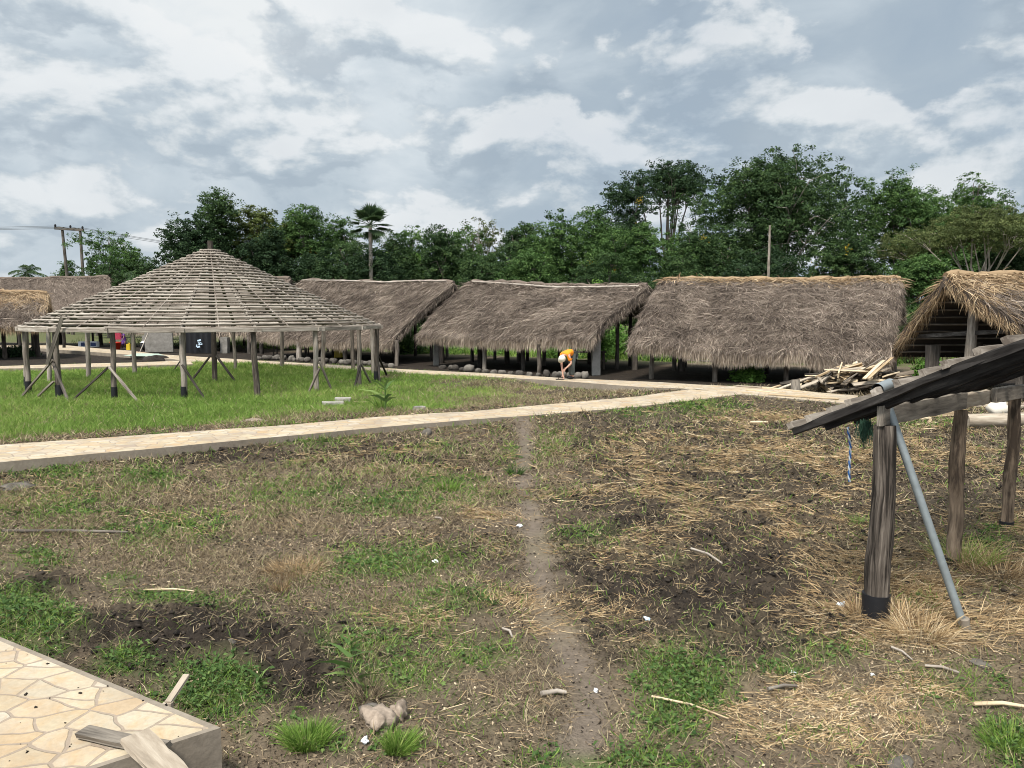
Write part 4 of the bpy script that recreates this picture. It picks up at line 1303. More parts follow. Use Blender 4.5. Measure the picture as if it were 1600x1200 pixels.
ground_plank((1190, 618), (1330, 623), .16, .05, 'pale_plank', 'long pale plank on the paving left of the lumber heap, nearest the hut')
ground_plank((1166, 621), (1345, 634), .13, .04, 'pale_plank', 'longest pale plank on the soil in front of the lumber heap')
ground_plank((1200, 629), (1310, 637), .08, .03, 'pale_plank', 'narrow pale batten on the soil in front of the lumber heap')
ground_plank((1150, 614), (1190, 617), .10, .03, 'mid_plank', 'short thin board at the far end of the flagstone path')
ground_plank((1405, 655), (1490, 652), .20, .09, 'pale_plank', 'pale sawn beam lying beyond the first rough post of the batten roof')
ground_plank((1470, 648), (1500, 640), .12, .04, 'pale_plank', 'short pale board slanting over the sawn beam beyond the batten roof')
ground_plank((1500, 632), (1640, 635), .25, .05, 'mid_plank', 'brown plank pile board under the right end of the batten roof')
ground_plank((1520, 636), (1650, 640), .2, .05, 'mid_plank', 'lower brown board under the right end of the batten roof')
# stump
c = G(1243, 617)
c[2] = GH(*c[:2])
mb = MB(); tube(mb, [c - [0, 0, .03], c + [.01, .05, .46]], [.145, .125], 14, .1, .45, True, 0, True, 4)
tag(mb.build('log_stump', M['beam'], None, c), 'short upright log stump standing on the planks left of the lumber heap', 'log')
# long log
a, b = G(1508, 668), G(1690, 666)
a[2] = h1(*a[:2]) + .14; b[2] = h1(*b[:2]) + .14
mb = MB(); tube(mb, [a, (a + b) / 2, b], [.15, .15, .14], 14, .08, .7, True, 0, True, 5)
tag(mb.build('long_log', M['mid_plank'], None, a), 'long pale log lying on the ground behind the rough posts', 'log')
# white sack on the log
c = G(1558, 652); c[2] = h1(*c[:2])
mb = MB(); rock(mb, c + [0, 0, .17], (.50, .40, .42), 4, .22); rock(mb, c + [.02, 0, .40], (.2, .16, .14), 8, .3)
tag(mb.build('sack', M['sack'], None, c), 'pale bulging sack standing behind the long log', 'sack')
c = G(1450, 662); c[2] = h1(*c[:2])
mb = MB(); bar(mb, c + [-.16, 0, .10], c + [.05, .03, .13], .10, .03, (0, 0, 1), 3, .004, .01); bar(mb, c + [.0, 0, .01], c + [.04, .0, .12], .07, .05, (1, 0, 0), 3, .004, .01); bar(mb, c + [-.02, -.02, .02], c + [.17, 0, .02], .1, .03, (0, 0, 1), 3, .004, .01)
tag(mb.build('wood_offcut', M['pale_plank'], None, c), 'bleached white z-shaped wood offcut on the grass beyond the steel pipe', 'wood')

# ------------------------------------------------------------------ stones along the hut floors
srg = random.Random(9)


def stone_row(label, group, line, n, s0, s1):
    L = [G(*q) for q in line]
    for k in range(n):
        t_ = k / (n - 1) * (len(L) - 1); i = min(int(t_), len(L) - 2); f = t_ - i
        p = L[i] * (1 - f) + L[i + 1] * f + np.array([srg.gauss(0, .05), srg.gauss(0, .10), 0])
        s = srg.uniform(s0, s1)
        p[2] = h1(*p[:2])
        mb = MB(); rock(mb, p + [0, 0, s * .33], (s * srg.uniform(.9, 1.4), s * srg.uniform(.8, 1.1), s * srg.uniform(.75, 1.0)), k + int(s0 * 100), .22, srg.random(), 0, 8, 12, srg.random() * 3, .25)
        tag(mb.build('edge_stone', M['stone'], None, p), label, 'stone', group)


stone_row('grey stone in the row edging the hut behind the conical frame', 'stones edging the hut behind the frame', [(402, 562), (440, 562.5), (500, 567), (560, 571), (612, 575)], 27, .22, .36)
stone_row('rough grey stone in the row edging the floor of the middle hut', 'stones edging the middle hut', [(690, 578), (740, 583), (800, 587), (860, 590.5), (915, 592)], 19, .20, .36)

# ------------------------------------------------------------------ loose things on the ground


def on_ground(px, py): p = G(px, py); p[2] = h1(p[0], p[1]); return p


def rock_thing(px, py, size, mat, label, seed, name='stone', cat='stone', rough=.25, boxy=0):
    p = on_ground(px, py)
    mb = MB(); rock(mb, p + [0, 0, size[2] * .14], size, seed, rough, .5, 0, 16, 24, seed * .7, boxy)
    return tag(mb.build(name, M[mat], None, p), label, cat)


rock_thing(590, 1142, (.26, .20, .15), 'rubble', 'largest tan rubble stone between two grass tufts near the paved slab', 3, rough=.55)
rock_thing(622, 1128, (.13, .12, .11), 'rubble', 'smaller tan rubble stone leaning on the largest one', 6, rough=.55)
rock_thing(577, 1118, (.12, .08, .06), 'stone', 'small grey brown stone behind the tan rubble stone', 9)
rock_thing(362, 1022, (.075, .06, .05), 'stone', 'small pale stone on the bare soil mound by the paved slab', 12)
rock_thing(668, 682, (.22, .2, .18), 'stone', 'grey stone on the dark soil below the path kerb', 15)
rock_thing(1530, 1042, (.14, .10, .05), 'stone', 'flat grey stone on the dry straw below the steel pipe foot', 17)
rock_thing(1408, 1200, (.2, .12, .05), 'stone', 'flat pale slab fragment at the bottom edge of the picture', 19)
rock_thing(400, 663, (.75, .35, .14), 'rubble', 'low tan mound of sand at the grass edge of the flagstone path', 22, 'sand_mound', 'sand')
rock_thing(20, 765, (.5, .3, .10), 'stone', 'pale rubble heap at the left edge below the path', 23, 'rubble_heap', 'rubble', .6)
rock_thing(245, 566, (1.9, 1.0, .5), 'clod', 'dark soil heap on the far paving seen under the conical frame', 25, 'soil_heap', 'soil', .3)
for k, (px, py, L, w, h, az, lb) in enumerate(((536, 629, .42, .2, .14, .1, 'upper grey cement block in the grass before the pavilion'), (520, 634, .55, .22, .1, .25, 'lower flat grey cement block in the grass before the pavilion'), (655, 644, .26, .2, .1, .5, 'small grey cement block at the grass edge of the path'))):
    p = on_ground(px, py); dv = np.array([math.cos(az), math.sin(az), 0])
    mb = MB(); bar(mb, p - dv * L / 2 + [0, 0, h * .5], p + dv * L / 2 + [0, 0, h * .5], w, h, (0, 0, 1), 6, .015, .012)
    tag(mb.build('cement_block', M['concrete'], None, p), lb, 'block')
p = on_ground(563, 630); mb = MB(); bar(mb, p + [-.22, 0, .03], p + [.22, .05, .03], .09, .025, (0, 0, 1), 4, .004, .004)
tag(mb.build('plank', M['pale_plank'], None, p), 'small pale stick of wood in the grass beside the cement blocks', 'plank')


def crumple(px, py, s, mat, label, seed):
    p = on_ground(px, py)
    mb = MB(); rock(mb, p + [0, 0, s * .25], (s, s * .7, s * .55), seed, .6, .5, 0, 14, 18, seed)
    return tag(mb.build('litter_scrap', M[mat], None, p), label, 'litter')


crumple(1010, 970, 0.056, 'bluebag', 'crumpled pale bluish plastic scrap on dark soil right of the dirt trail', 2)
crumple(1240, 1057, 0.049, 'plastic_white', 'small white paper scrap on green weeds near the bottom right', 5)
crumple(1314, 950, 0.075, 'bluebag', 'clear bluish plastic bag in straw left of the wrapped post foot', 7)
crumple(812, 822, 0.056, 'plastic_white', 'small white scrap beside the dirt trail halfway up the field', 9)
crumple(931, 1079, .035, 'plastic_white', 'tiny white scrap on the bare trail near the bottom', 11)
crumple(680, 880, 0.053, 'plastic_white', 'small white chip on the green patch left of the trail', 12)
crumple(1363, 1057, .03, 'plastic_white', 'tiny white scrap in the grass below the wrapped post', 13)
crumple(571, 1168, .05, 'plastic_white', 'little white scrap in front of the tan rubble stone', 14)


def stick(p0, p1, r, mat, label, sag=0.0):
    a, b = on_ground(*p0), on_ground(*p1)
    a[2] += r * 1.2 + .012; b[2] += r * 1.2 + .012; mdl = (a + b) / 2 + np.array([.02, .03, sag]); mdl[2] = max(mdl[2], h1(mdl[0], mdl[1]) + r + .01)
    mb = MB(); tube(mb, [a, mdl, b], [r, r * .95, r * .7], 8, .25, .6, True, 0, True, 5)
    return tag(mb.build('stick', M[mat], None, a), label, 'stick')


stick((846, 1096), (885, 1090), .016, 'bark_pale', 'short pale stick lying across the bare lower trail')
stick((1018, 1098), (1138, 1132), .007, 'pale_plank', 'long thin straw coloured stalk over green weeds right of the trail')
stick((1445, 1045), (1498, 1060), .010, 'bark_pale', 'pale thin twig on the grass below the steel pipe')
stick((1392, 1022), (1425, 1038), .008, 'bark_pale', 'short pale twig below the wrapped post')
stick((1520, 1112), (1610, 1114), .012, 'pale_plank', 'pale cane lying at the right edge near the bottom')
stick((5, 836), (200, 834), .018, 'bark', 'long dark branch lying in dead grass at the left edge')
stick((1200, 1087), (1245, 1081), .012, 'bark', 'short dark twig on pale chopped straw')
stick((1080, 866), (1128, 888), .012, 'bark_pale', 'pale splinter of wood on the dark field soil')
stick((785, 990), (800, 1003), .010, 'bark_pale', 'short curved pale twig left of the dirt trail')
stick((1172, 664), (1200, 665), .03, 'pale_plank', 'pale stick on the soil below the path junction')
stick((225, 928), (305, 935), .008, 'pale_plank', 'curved dry vine over the dark soil beside the green weeds')
stick((680, 812), (690, 816), .012, 'bark_pale', 'tiny pale stick in the dead grass at mid field')

# boards on and beside the slab
zb = SZ + .004
a, b = G(128, 1150, zb), G(258, 1176, zb)
mb = MB(); bar(mb, a + [0, 0, .02], b + [0, 0, .024], .085, .028, (0, 0, 1), 8, .004, .012, .35)
tag(mb.build('broken_board', M['beam'], None, a), 'grey weathered board with a splintered end lying across the slab', 'board')
a, b = G(212, 1165, zb), G(300, 1260, zb)
mb = MB(); bar(mb, a + [0, 0, .048], b + [0, 0, .06], .125, .026, (0, 0, 1), 8, .004, .012, .72, 0, .96)
tag(mb.build('broken_board', M['mid_plank'], None, a), 'wide pale broken board on top of the darker one at the slab corner', 'board')
a = G(262, 1098, .30); b = G(292, 1068, .30)
mb = MB(); bar(mb, a + [0, 0, .0], b + [.0, .0, .05], .036, .018, (0, 0, 1), 4, .003, .005, .8)
bar(mb, a - [0, 0, .36], a, .05, .024, (0, 1, 0), 3, .003, .004, .6)
tag(mb.build('wood_stake', M['mid_plank'], None, a - [0, 0, .33]), 'pale wooden stake sticking out of the weeds at the edge of the slab', 'stake')


# grass tufts and single plants
def tuft(px, py, n, h, spread, mat, label, tone=.45, name='grass_tuft', cat='grass tuft', lean=0.0, group=None, el0=.7):
    p = on_ground(px, py)
    mb = MB()
    az = rng.random(n) * 2 * PI; el = rng.uniform(el0, 1.5, n)
    b = p + np.stack([np.cos(az), np.sin(az), az * 0], 1) * (np.sqrt(rng.random(n)) * spread)[:, None]
    d = np.stack([np.cos(az) * np.cos(el) + lean, np.sin(az) * np.cos(el), np.sin(el)], 1)
    L = h * rng.uniform(.3, 1.15, n) * (.75 + .5 * vnoise(az * 1.6 + px, az * 0, 3))
    bend = np.stack([np.cos(az), np.sin(az), -.8 * np.ones(n)], 1) * (L * rng.uniform(.05, .35, n))[:, None]
    blades(mb, b, d, L, rng.uniform(.0025, .005, n) * max(1, p[1] / 6), bend, np.clip(rng.normal(tone - .06, .25, n), 0, 1))
    return tag(mb.build(name, M[mat], None, p), label, cat, group)


tuft(480, 1170, 1100, .15, .10, 'grass', 'bushy bright green grass tuft near the bottom left of the field', .36)
tuft(622, 1178, 900, .13, .065, 'grass', 'green grass tuft right in front of the tan rubble stone', .42, lean=.35)
tuft(462, 893, 420, .17, .24, 'straw', 'dry orange straw tuft in the middle of the left field', .5)
tuft(440, 925, 90, .22, .06, 'straw', 'thin dry grass stalk tuft below the orange straw tuft', .45)
tuft(1438, 1000, 420, .22, .20, 'straw', 'pale yellow straw tuft right of the wrapped post foot', .75, el0=.1)
tuft(1405, 970, 240, .24, .14, 'straw', 'straw tuft against the wrapped post foot', .6, el0=.4)
tuft(1340, 965, 200, .22, .10, 'straw', 'straw tuft left of the wrapped post foot', .6, el0=.4)
tuft(1505, 880, 380, .3, .25, 'grass', 'yellow green grass tuft around the second rough post', .85)
tuft(1560, 900, 420, .26, .3, 'straw', 'wide straw tuft between the second and third rough posts', .5, el0=.4)
tuft(1580, 1170, 500, .13, .14, 'grass', 'green grass tuft at the bottom right corner', .4)
tuft(600, 640, 160, .55, .16, 'grass', 'tall green grass clump in the lawn beside the cement blocks', .4)
tuft(700, 395 + 370, 200, .2, .14, 'grass', 'low green tuft left of the upper dirt trail', .3)
tuft(806, 740, 150, .22, .1, 'weed', 'dark green weed tuft at the edge of the upper dirt trail', .25)
tuft(575, 1095, 260, .2, .08, 'deadgrass', 'brown dead root clump behind the tan rubble stone', .35, el0=.2)
tuft(1340, 822, 60, .14, .05, 'weed', 'single bright green plant left of the first rough post', .85)
# sprouting stalks with broad blades
for (px, py, nl, hh, lb) in ((549, 1078, 11, .26, 'young maize plant with broad bright leaves behind the rubble stones'), (602, 646, 9, .75, 'young maize plant in the lawn near the path'), (404, 1080, 7, .16, 'small sprout with a yellow leaf beside the weeds at the slab corner'), (548, 838 + 190, 6, .15, 'small leafy sprout in the left field')):
    p = on_ground(px, py); mb = MB()
    tube(mb, [p - [0, 0, .02], p + [.01, 0, hh * .6], p + [.03, 0, hh * .9]], [.012 * hh * 3, .008 * hh * 3, .003], 6, .1, .5, True, 1)
    az = rng.random(nl) * 2 * PI
    base = p + np.stack([az * 0, az * 0, hh * rng.uniform(.2, .85, nl)], 1)
    d = np.stack([np.cos(az), np.sin(az), rng.uniform(.5, 1.2, nl)], 1)
    L = hh * rng.uniform(.5, .8, nl)
    bend = np.stack([np.cos(az), np.sin(az), -np.ones(nl)], 1) * (L * .3)[:, None]
    blades(mb, base, d, L, .09 * hh + .008, bend, np.clip(rng.normal(.5, .2, nl), 0, 1))
    tag(mb.build('maize_plant', [M['weed'], M['weed']], None, p), lb, 'plant')

# ------------------------------------------------------------------ trees
TG = 'trees behind the huts'


def spherepts(n):
    v = rng.normal(size=(n, 3)); return nrm(v)


def tree(name, label, px, pytop, wpx, dist, kind='round', leaf='dark', n=9000, ls=.34, cb=None, trunk=.2, bark='bark', dens=1.0, blossom=0, lobes=9, trunk_px=None, gap=.55, group=TG, seed=None):
    """a crown of leaf clumps carried on limbs; px / pytop / wpx give the surveyed silhouette at that distance"""
    top = P3(px, pytop, dist)
    H = top[2]; Wd = wpx / F * dist * 1.2
    bx = P3(trunk_px if trunk_px else px, 480, dist)
    p = np.array([bx[0], dist, 0.0])
    t = thing(name, label, 'tree', p, group)
    lr_ = np.random.default_rng(seed if seed else int(px * 3 + pytop))
    cb = cb if cb is not None else .35 * H
    cx = np.array([top[0], dist, 0])
    # lobes
    lobes = int(lobes * 1.7); n = int(n * (3.6 if kind in ('round', 'column') else 2.6)); ls = ls * .74
    Ls = []
    for k in range(lobes):
        f = (k + .5) / lobes
        if kind == 'umbrella':
            a = lr_.random() * 2 * PI; r_ = math.sqrt(lr_.random()) * .42
            z = H - .16 * (H - cb) - (r_ * 2) ** 2 * .25 * (H - cb) - lr_.random() * .12 * (H - cb)
            s = np.array([.20 * Wd, .20 * Wd, .11 * (H - cb) + .35]) * lr_.uniform(.8, 1.25)
        elif kind == 'flat':
            a = lr_.random() * 2 * PI; r_ = math.sqrt(lr_.random()) * .45
            z = H - .12 * (H - cb) - (r_ * 2) ** 1.5 * .42 * (H - cb) - lr_.random() * .25 * (H - cb)
            s = np.array([.19 * Wd, .19 * Wd, .14 * (H - cb)]) * lr_.uniform(.8, 1.2)
        elif kind == 'column':
            a = lr_.random() * 2 * PI; r_ = .30 * lr_.random()
            z = cb + (H - cb) * f * .92; w_ = .33 * (1 - .28 * f)
            s = np.array([w_ * Wd, w_ * Wd, .13 * (H - cb)]) * lr_.uniform(.85, 1.2)
        else:
            a = lr_.random() * 2 * PI
            zz = lr_.random() ** .8
            r_ = .36 * math.sqrt(max(.05, 1 - (2 * zz * .9 - .75) ** 2 * .85)) * math.sqrt(lr_.random())
            z = cb + (H - cb) * (.12 + .74 * zz)
            s = np.array([.23 * Wd, .23 * Wd, .12 * (H - cb) + .08 * Wd]) * lr_.uniform(.65, 1.2)
        c = cx + np.array([math.cos(a) * r_ * Wd, math.sin(a) * r_ * Wd * .8, z])
        c[2] = min(c[2], H - s[2] * .85)
        Ls.append((c, s))
    if kind == 'round':   # the full body of the crown behind the outer boughs
        Ls.append((cx + [0, .1 * Wd, cb + (H - cb) * .42], np.array([.40 * Wd, .34 * Wd, .40 * (H - cb)])))
    # one lobe that carries the top
    s = np.array([.15 * Wd, .15 * Wd, .12 * (H - cb)]); Ls.append((np.array([cx[0], cx[1], H - s[2]]), s))
    # trunk and limbs
    mb = MB()
    fork = np.array([p[0] + (cx[0] - p[0]) * .5, p[1], max(cb * .75, .9)])
    tube(mb, [p - [0, 0, .1], (p + fork) / 2 + np.append(lr_.normal(0, .06, 2), 0), fork], [trunk * 1.15, trunk, trunk * .85], 9, .2, .5, True, 0, True, 3)
    for c, s in Ls[::2]:
        m1 = fork * .55 + c * .45 + np.append(lr_.normal(0, .25, 2), -.1 * (c[2] - fork[2]))
        tube(mb, [fork - [0, 0, .15], m1, c], [trunk * .6, trunk * .34, trunk * .1], 6, .15, .5, True, 0, False, 3)
        for q in range(3):
            e = c + spherepts(1)[0] * s * .9
            tube(mb, [c * .6 + m1 * .4, (c + e) / 2, e], [trunk * .2, trunk * .12, trunk * .04], 5, .1, .5, True, 0, False, 2)
    mb.build('trunk', M[bark], t)
    # clumps
    vol = np.array([s[0] * s[1] * s[2] for _, s in Ls]) ** .6; vol /= vol.sum()
    ncl = int(n / 34 * dens)
    C, O, TN = [], [], []
    for (c, s), w_ in zip(Ls, vol):
        k = max(4, int(ncl * w_))
        v = spherepts(k); r_ = lr_.random(k) ** .38
        r_ = np.where(lr_.random(k) < .12, r_ * 1.28, r_)
        C.append(c + v * s * r_[:, None]); O.append(v); TN.append(np.full(k, lr_.normal(0, .07)) + lr_.normal(0, .10, k))
    C = np.concatenate(C); O = np.concatenate(O); TN = np.concatenate(TN)
    C[:, 2] = np.maximum(C[:, 2], .4)
    per = 34
    k = len(C)
    cr = ls * lr_.uniform(.7, 1.9, k) * 1.25
    off = spherepts(k * per) * (lr_.random(k * per) ** .5)[:, None] * np.repeat(cr, per)[:, None]
    off[:, 2] *= .62
    pos_ = np.repeat(C, per, 0) + off
    nn = np.repeat(O * .5 + [0, 0, .75], per, 0) + lr_.normal(0, .55, (k * per, 3))
    tone = np.clip(.46 + np.repeat(TN, per) + lr_.normal(0, .15, k * per), 0, 1)
    mb = MB()
    leaves(mb, pos_, nn, ls * lr_.uniform(.5, 1.1, k * per), .52, tone, 0)
    mb.build('crown', LF[leaf], t)
    if blossom:
        sel = lr_.choice(k, max(2, min(k, blossom)), replace=False)
        sel = sel[np.argsort(-O[sel] @ np.array([0, -.7, .5]))][:max(2, len(sel) // 2 + 1)]
        b = np.repeat(C[sel], 26, 0) + O[sel].repeat(26, 0) * .2 + lr_.normal(0, .17, (len(sel) * 26, 3)) * [1, 1, 1.2]
        mb = MB(); leaves(mb, b, lr_.normal(0, 1, (len(b), 3)) + [0, -.6, .3], .17, .6, lr_.random(len(b)))
        mb.build('blossoms', M['blossom'], t)
    return t


TR = [
    ('dense mid green tree filling the line left of the tall knobbly tree at the right', 1462, 300, 120, 63, 'round', 'mid', 9000, .30, 1.0, {}),
    ('dense dark green tree behind the crown of the flat feathery tree', 1575, 312, 120, 66, 'round', 'dark', 8500, .30, 1.0, {}),
    ('full round mid green tree behind the gap left of the middle hut', 722, 356, 110, 62, 'round', 'mid', 8000, .30, .6, {}),
    ('full dark tree rising left of the broad green tree behind the middle hut', 828, 342, 100, 61, 'round', 'dark', 8000, .30, .6, {}),
    ('full mid green tree right of the broad green tree behind the middle hut', 925, 326, 110, 60, 'round', 'mid', 9000, .30, .6, {}),
    ('full dark tree left of the spiky grey green tree', 455, 326, 90, 65, 'round', 'mid', 7500, .30, .8, {}),
    ('leafy mid green tree right of the fan palm over the thatched ridge', 640, 356, 90, 63, 'round', 'mid', 7000, .30, .6, {}),
    ('broad low understorey tree between the airy tree and the slim dark tree', 770, 392, 110, 57, 'round', 'dark', 6500, .28, .3, {}),
    ('wide mid green tree filling the line behind the fan palm crown', 655, 384, 130, 66, 'round', 'mid', 7000, .30, .4, {}),
    ('broad dark tree low between the pavilion peak and the spiky tree', 450, 372, 120, 66, 'round', 'dark', 7500, .30, .4, {}),
    # label, px, top, width, dist, kind, leaf, n, ls, crown base, extra
    ('sparse grey green tree beside the power poles', 150, 358, 95, 84, 'column', 'mid', 5200, .34, 2.5, dict(gap=.8, dens=.8)),
    ('low bushy tree right of the power poles far left', 205, 382, 90, 80, 'round', 'mid', 4500, .34, 2.0, {}),
    ('small round bush tree left of the power poles', 104, 404, 46, 90, 'round', 'mid', 2600, .34, 1.2, {}),
    ('dark tall tree with a knobbly top left behind the pavilion peak', 344, 293, 84, 62, 'column', 'dark', 7500, .32, 2.2, dict(blossom=7)),
    ('wide dark tree directly behind the pavilion peak', 300, 335, 130, 60, 'round', 'deep', 10000, .32, 1.5, {}),
    ('yellowish green tree right behind the pavilion peak', 405, 320, 120, 64, 'round', 'warm', 9000, .32, 1.8, dict(blossom=8)),
    ('dense round dark tree low behind the right slope of the pavilion', 425, 352, 78, 57, 'round', 'deep', 8000, .30, .8, {}),
    ('tall spiky grey green tree left of the fan palm', 488, 318, 70, 63, 'column', 'mid', 6200, .30, 2.0, dict(blossom=4)),
    ('loose green tree between the spiky tree and the fan palm', 525, 338, 90, 66, 'round', 'mid', 5200, .30, 2.0, {}),
    ('broad dark tree under the fan palm', 540, 372, 120, 58, 'round', 'dark', 10000, .30, .8, {}),
    ('leafy green tree right of the fan palm trunk', 618, 362, 84, 60, 'round', 'dark', 8000, .30, 1.0, {}),
    ('dark bushy tree over the right end of the hut with the bamboo ridge', 690, 350, 90, 58, 'round', 'dark', 6800, .30, 1.4, {}),
    ('airy thin tree with sky showing through its crown', 752, 340, 104, 64, 'round', 'olive', 3300, .28, 2.4, dict(dens=.75, bark='bark_pale', lobes=12)),
    ('slim dark tree right of the airy thin tree', 805, 350, 84, 60, 'round', 'dark', 4600, .30, 1.0, {}),
    ('broad green tree behind the middle of the middle hut', 872, 326, 110, 58, 'round', 'mid', 10500, .30, 1.0, dict(blossom=9)),
    ('rusty tinged dark tree left of the tall umbrella crowns', 968, 284, 92, 66, 'column', 'deep', 7200, .32, 4.2, dict(blossom=8, dens=.85)),
    ('very dark spreading umbrella tree left of the tallest tree', 1045, 246, 150, 72, 'umbrella', 'deep', 8500, .34, 8.0, dict(trunk=.26, lobes=11)),
    ('tallest broad dark tree with pale branches showing under its crown', 1200, 240, 282, 62, 'round', 'dark', 26000, .34, 5.2, dict(trunk=.30, bark='bark_pale', lobes=20)),
    ('bushy green tree below the umbrella tree', 1000, 350, 130, 56, 'round', 'mid', 10500, .30, .8, dict(blossom=6)),
    ('mid green tree with yellow blossom under the tallest tree at its left', 1085, 362, 110, 57, 'round', 'dark', 9500, .30, .8, dict(blossom=8)),
    ('broad bright green tree right of the tallest tree', 1400, 276, 190, 62, 'round', 'mid', 15000, .30, 2.0, dict(lobes=14)),
    ('tall tree with a knobbly crown near the right edge', 1520, 264, 130, 64, 'round', 'mid', 11000, .30, 2.5, {}),
    ('dark tree cut by the right edge behind the flat crowned tree', 1605, 335, 110, 60, 'round', 'dark', 8000, .30, 1.5, {}),
    ('dark green tree with a yellow flowering branch right of the slim pole', 1330, 362, 130, 54, 'round', 'dark', 12000, .28, .6, dict(blossom=12)),
    ('flat crowned feathery olive tree with bare pale branching stems', 1535, 318, 250, 50, 'flat', 'olive', 17000, .20, 5.0, dict(trunk=.16, bark='bark_pale', lobes=18, trunk_px=1540, dens=1.5)),
    ('bushy leafy tree in the gap between the last two huts on the right', 1440, 402, 120, 46, 'round', 'mid', 10500, .26, .3, {}),
    ('dark dense bush tree under the flat crowned tree', 1580, 390, 130, 52, 'round', 'deep', 8500, .28, .3, {}),
    ('dark dense bush tree behind the ridge of the long low hut', 1200, 385, 150, 52, 'round', 'deep', 10500, .28, .3, {}),
    ('dark understorey tree behind the left end of the long low hut', 1060, 395, 130, 50, 'round', 'dark', 9000, .28, .3, {}),
    ('dark understorey tree behind the right part of the middle hut', 950, 392, 120, 50, 'round', 'dark', 9000, .28, .3, {}),
    ('dark understorey tree behind the left part of the middle hut', 830, 390, 120, 53, 'round', 'mid', 8500, .28, .3, {}),
    ('dark understorey tree over the gap between the two middle huts', 735, 400, 90, 55, 'round', 'dark', 5500, .28, .3, dict(dens=.8)),
    ('dark understorey tree behind the fan palm trunk', 590, 396, 130, 56, 'round', 'deep', 9500, .28, .3, {}),
    ('dark understorey tree behind the left end of the hut with the bamboo ridge', 490, 392, 120, 58, 'round', 'deep', 9000, .28, .3, {}),
    ('low dark tree between the pavilion and the power poles', 232, 398, 80, 70, 'round', 'dark', 5000, .30, .5, {}),
    ('low hazy tree behind the far left hut', 170, 400, 90, 76, 'round', 'dark', 4500, .30, .5, {}),
]
for lb, px, tp, w, d, kind, leaf, n, ls, cb, ex in TR:
    tree('leafy_tree', lb, px, tp, w, d, kind, leaf, n, ls, cb, **ex)


def palm(name, label, px, pytop, dist, H0, kind, n, L, trunk, bark='bark_pale', lean=0, leaf='palm'):
    top = P3(px, pytop, dist); z = top[2] - L * .75
    p = np.array([top[0] - lean, dist, 0.0])
    t = thing(name, label, 'palm', p, None)
    mb = MB(); hub = np.array([top[0], dist, z])
    tube(mb, [p, (p + hub) / 2 + [lean * .1, 0, 0], hub], [trunk * 1.2, trunk, trunk * .9], 9, .1, .5, True, 0, True, 6)
    mb.build('trunk', M[bark], t)
    for k in range(n):
        a = k * 2.399; el = 1.35 - 2.0 * (k / n) + rng.normal(0, .1)
        dv = np.array([math.cos(a) * math.cos(el), math.sin(a) * math.cos(el), math.sin(el)])
        mb = MB()
        if kind == 'fan':
            st_ = hub + dv * L * .5
            tube(mb, [hub, st_], .025, 5, 0, .5, True, 0, False)
            a_, b_ = frame(dv)
            q = np.linspace(-1.9, 1.9, 22)
            d2 = dv * np.cos(q)[:, None] + a_ * np.sin(q)[:, None]
            ln_ = L * .55 * (.75 + .25 * np.cos(q))
            blades(mb, np.repeat(st_[None], 22, 0), d2, ln_, .16, np.stack([q * 0, q * 0, -.10 * ln_ * (1 + rng.random(22))], 1), np.clip(rng.normal(.4, .15, 22), 0, 1), 0, np.cross(d2, b_))
        else:
            m_ = 26; tt = np.linspace(.08, 1, m_)
            rach = hub + dv * L * tt[:, None] + np.array([0, 0, -.55 * L]) * (tt ** 2)[:, None]
            tube(mb, list(rach[::5]), .03, 4, 0, .5, True, 0, False)
            tg = nrm(np.gradient(rach, axis=0)); sd = nrm(np.cross(tg, [0, 0, 1.]))
            for s_ in (-1, 1):
                d2 = sd * s_ + tg * .6 + np.array([0, 0, -.35]) + rng.normal(0, .1, (m_, 3))
                blades(mb, rach, d2, L * .34 * np.sin(np.clip(tt * 1.05, 0, 1) * PI * .85 + .35), .07, np.tile([0, 0, -.12 * L], (m_, 1)), np.clip(rng.normal(.45, .15, m_), 0, 1))
        mb.build('frond', LF[leaf], t)
    return t


palm('fan_palm', 'tall fan palm with a bare pale trunk behind the hut with the bamboo ridge', 578, 322, 55, 0, 'fan', 20, 1.75, .14)
palm('coconut_palm', 'small distant coconut palm above the far left thatched roof', 42, 402, 95, 0, 'feather', 15, 2.6, .16, 'bark')
palm('feather_palm', 'small bright feathery palm between the fan palm and the dark trees', 648, 380, 62, 0, 'feather', 13, 2.0, .12, 'bark', leaf='fresh')
palm('feather_palm', 'drooping small palm at the right foot of the power pole trees', 224, 402, 74, 0, 'feather', 13, 2.2, .12, 'bark')

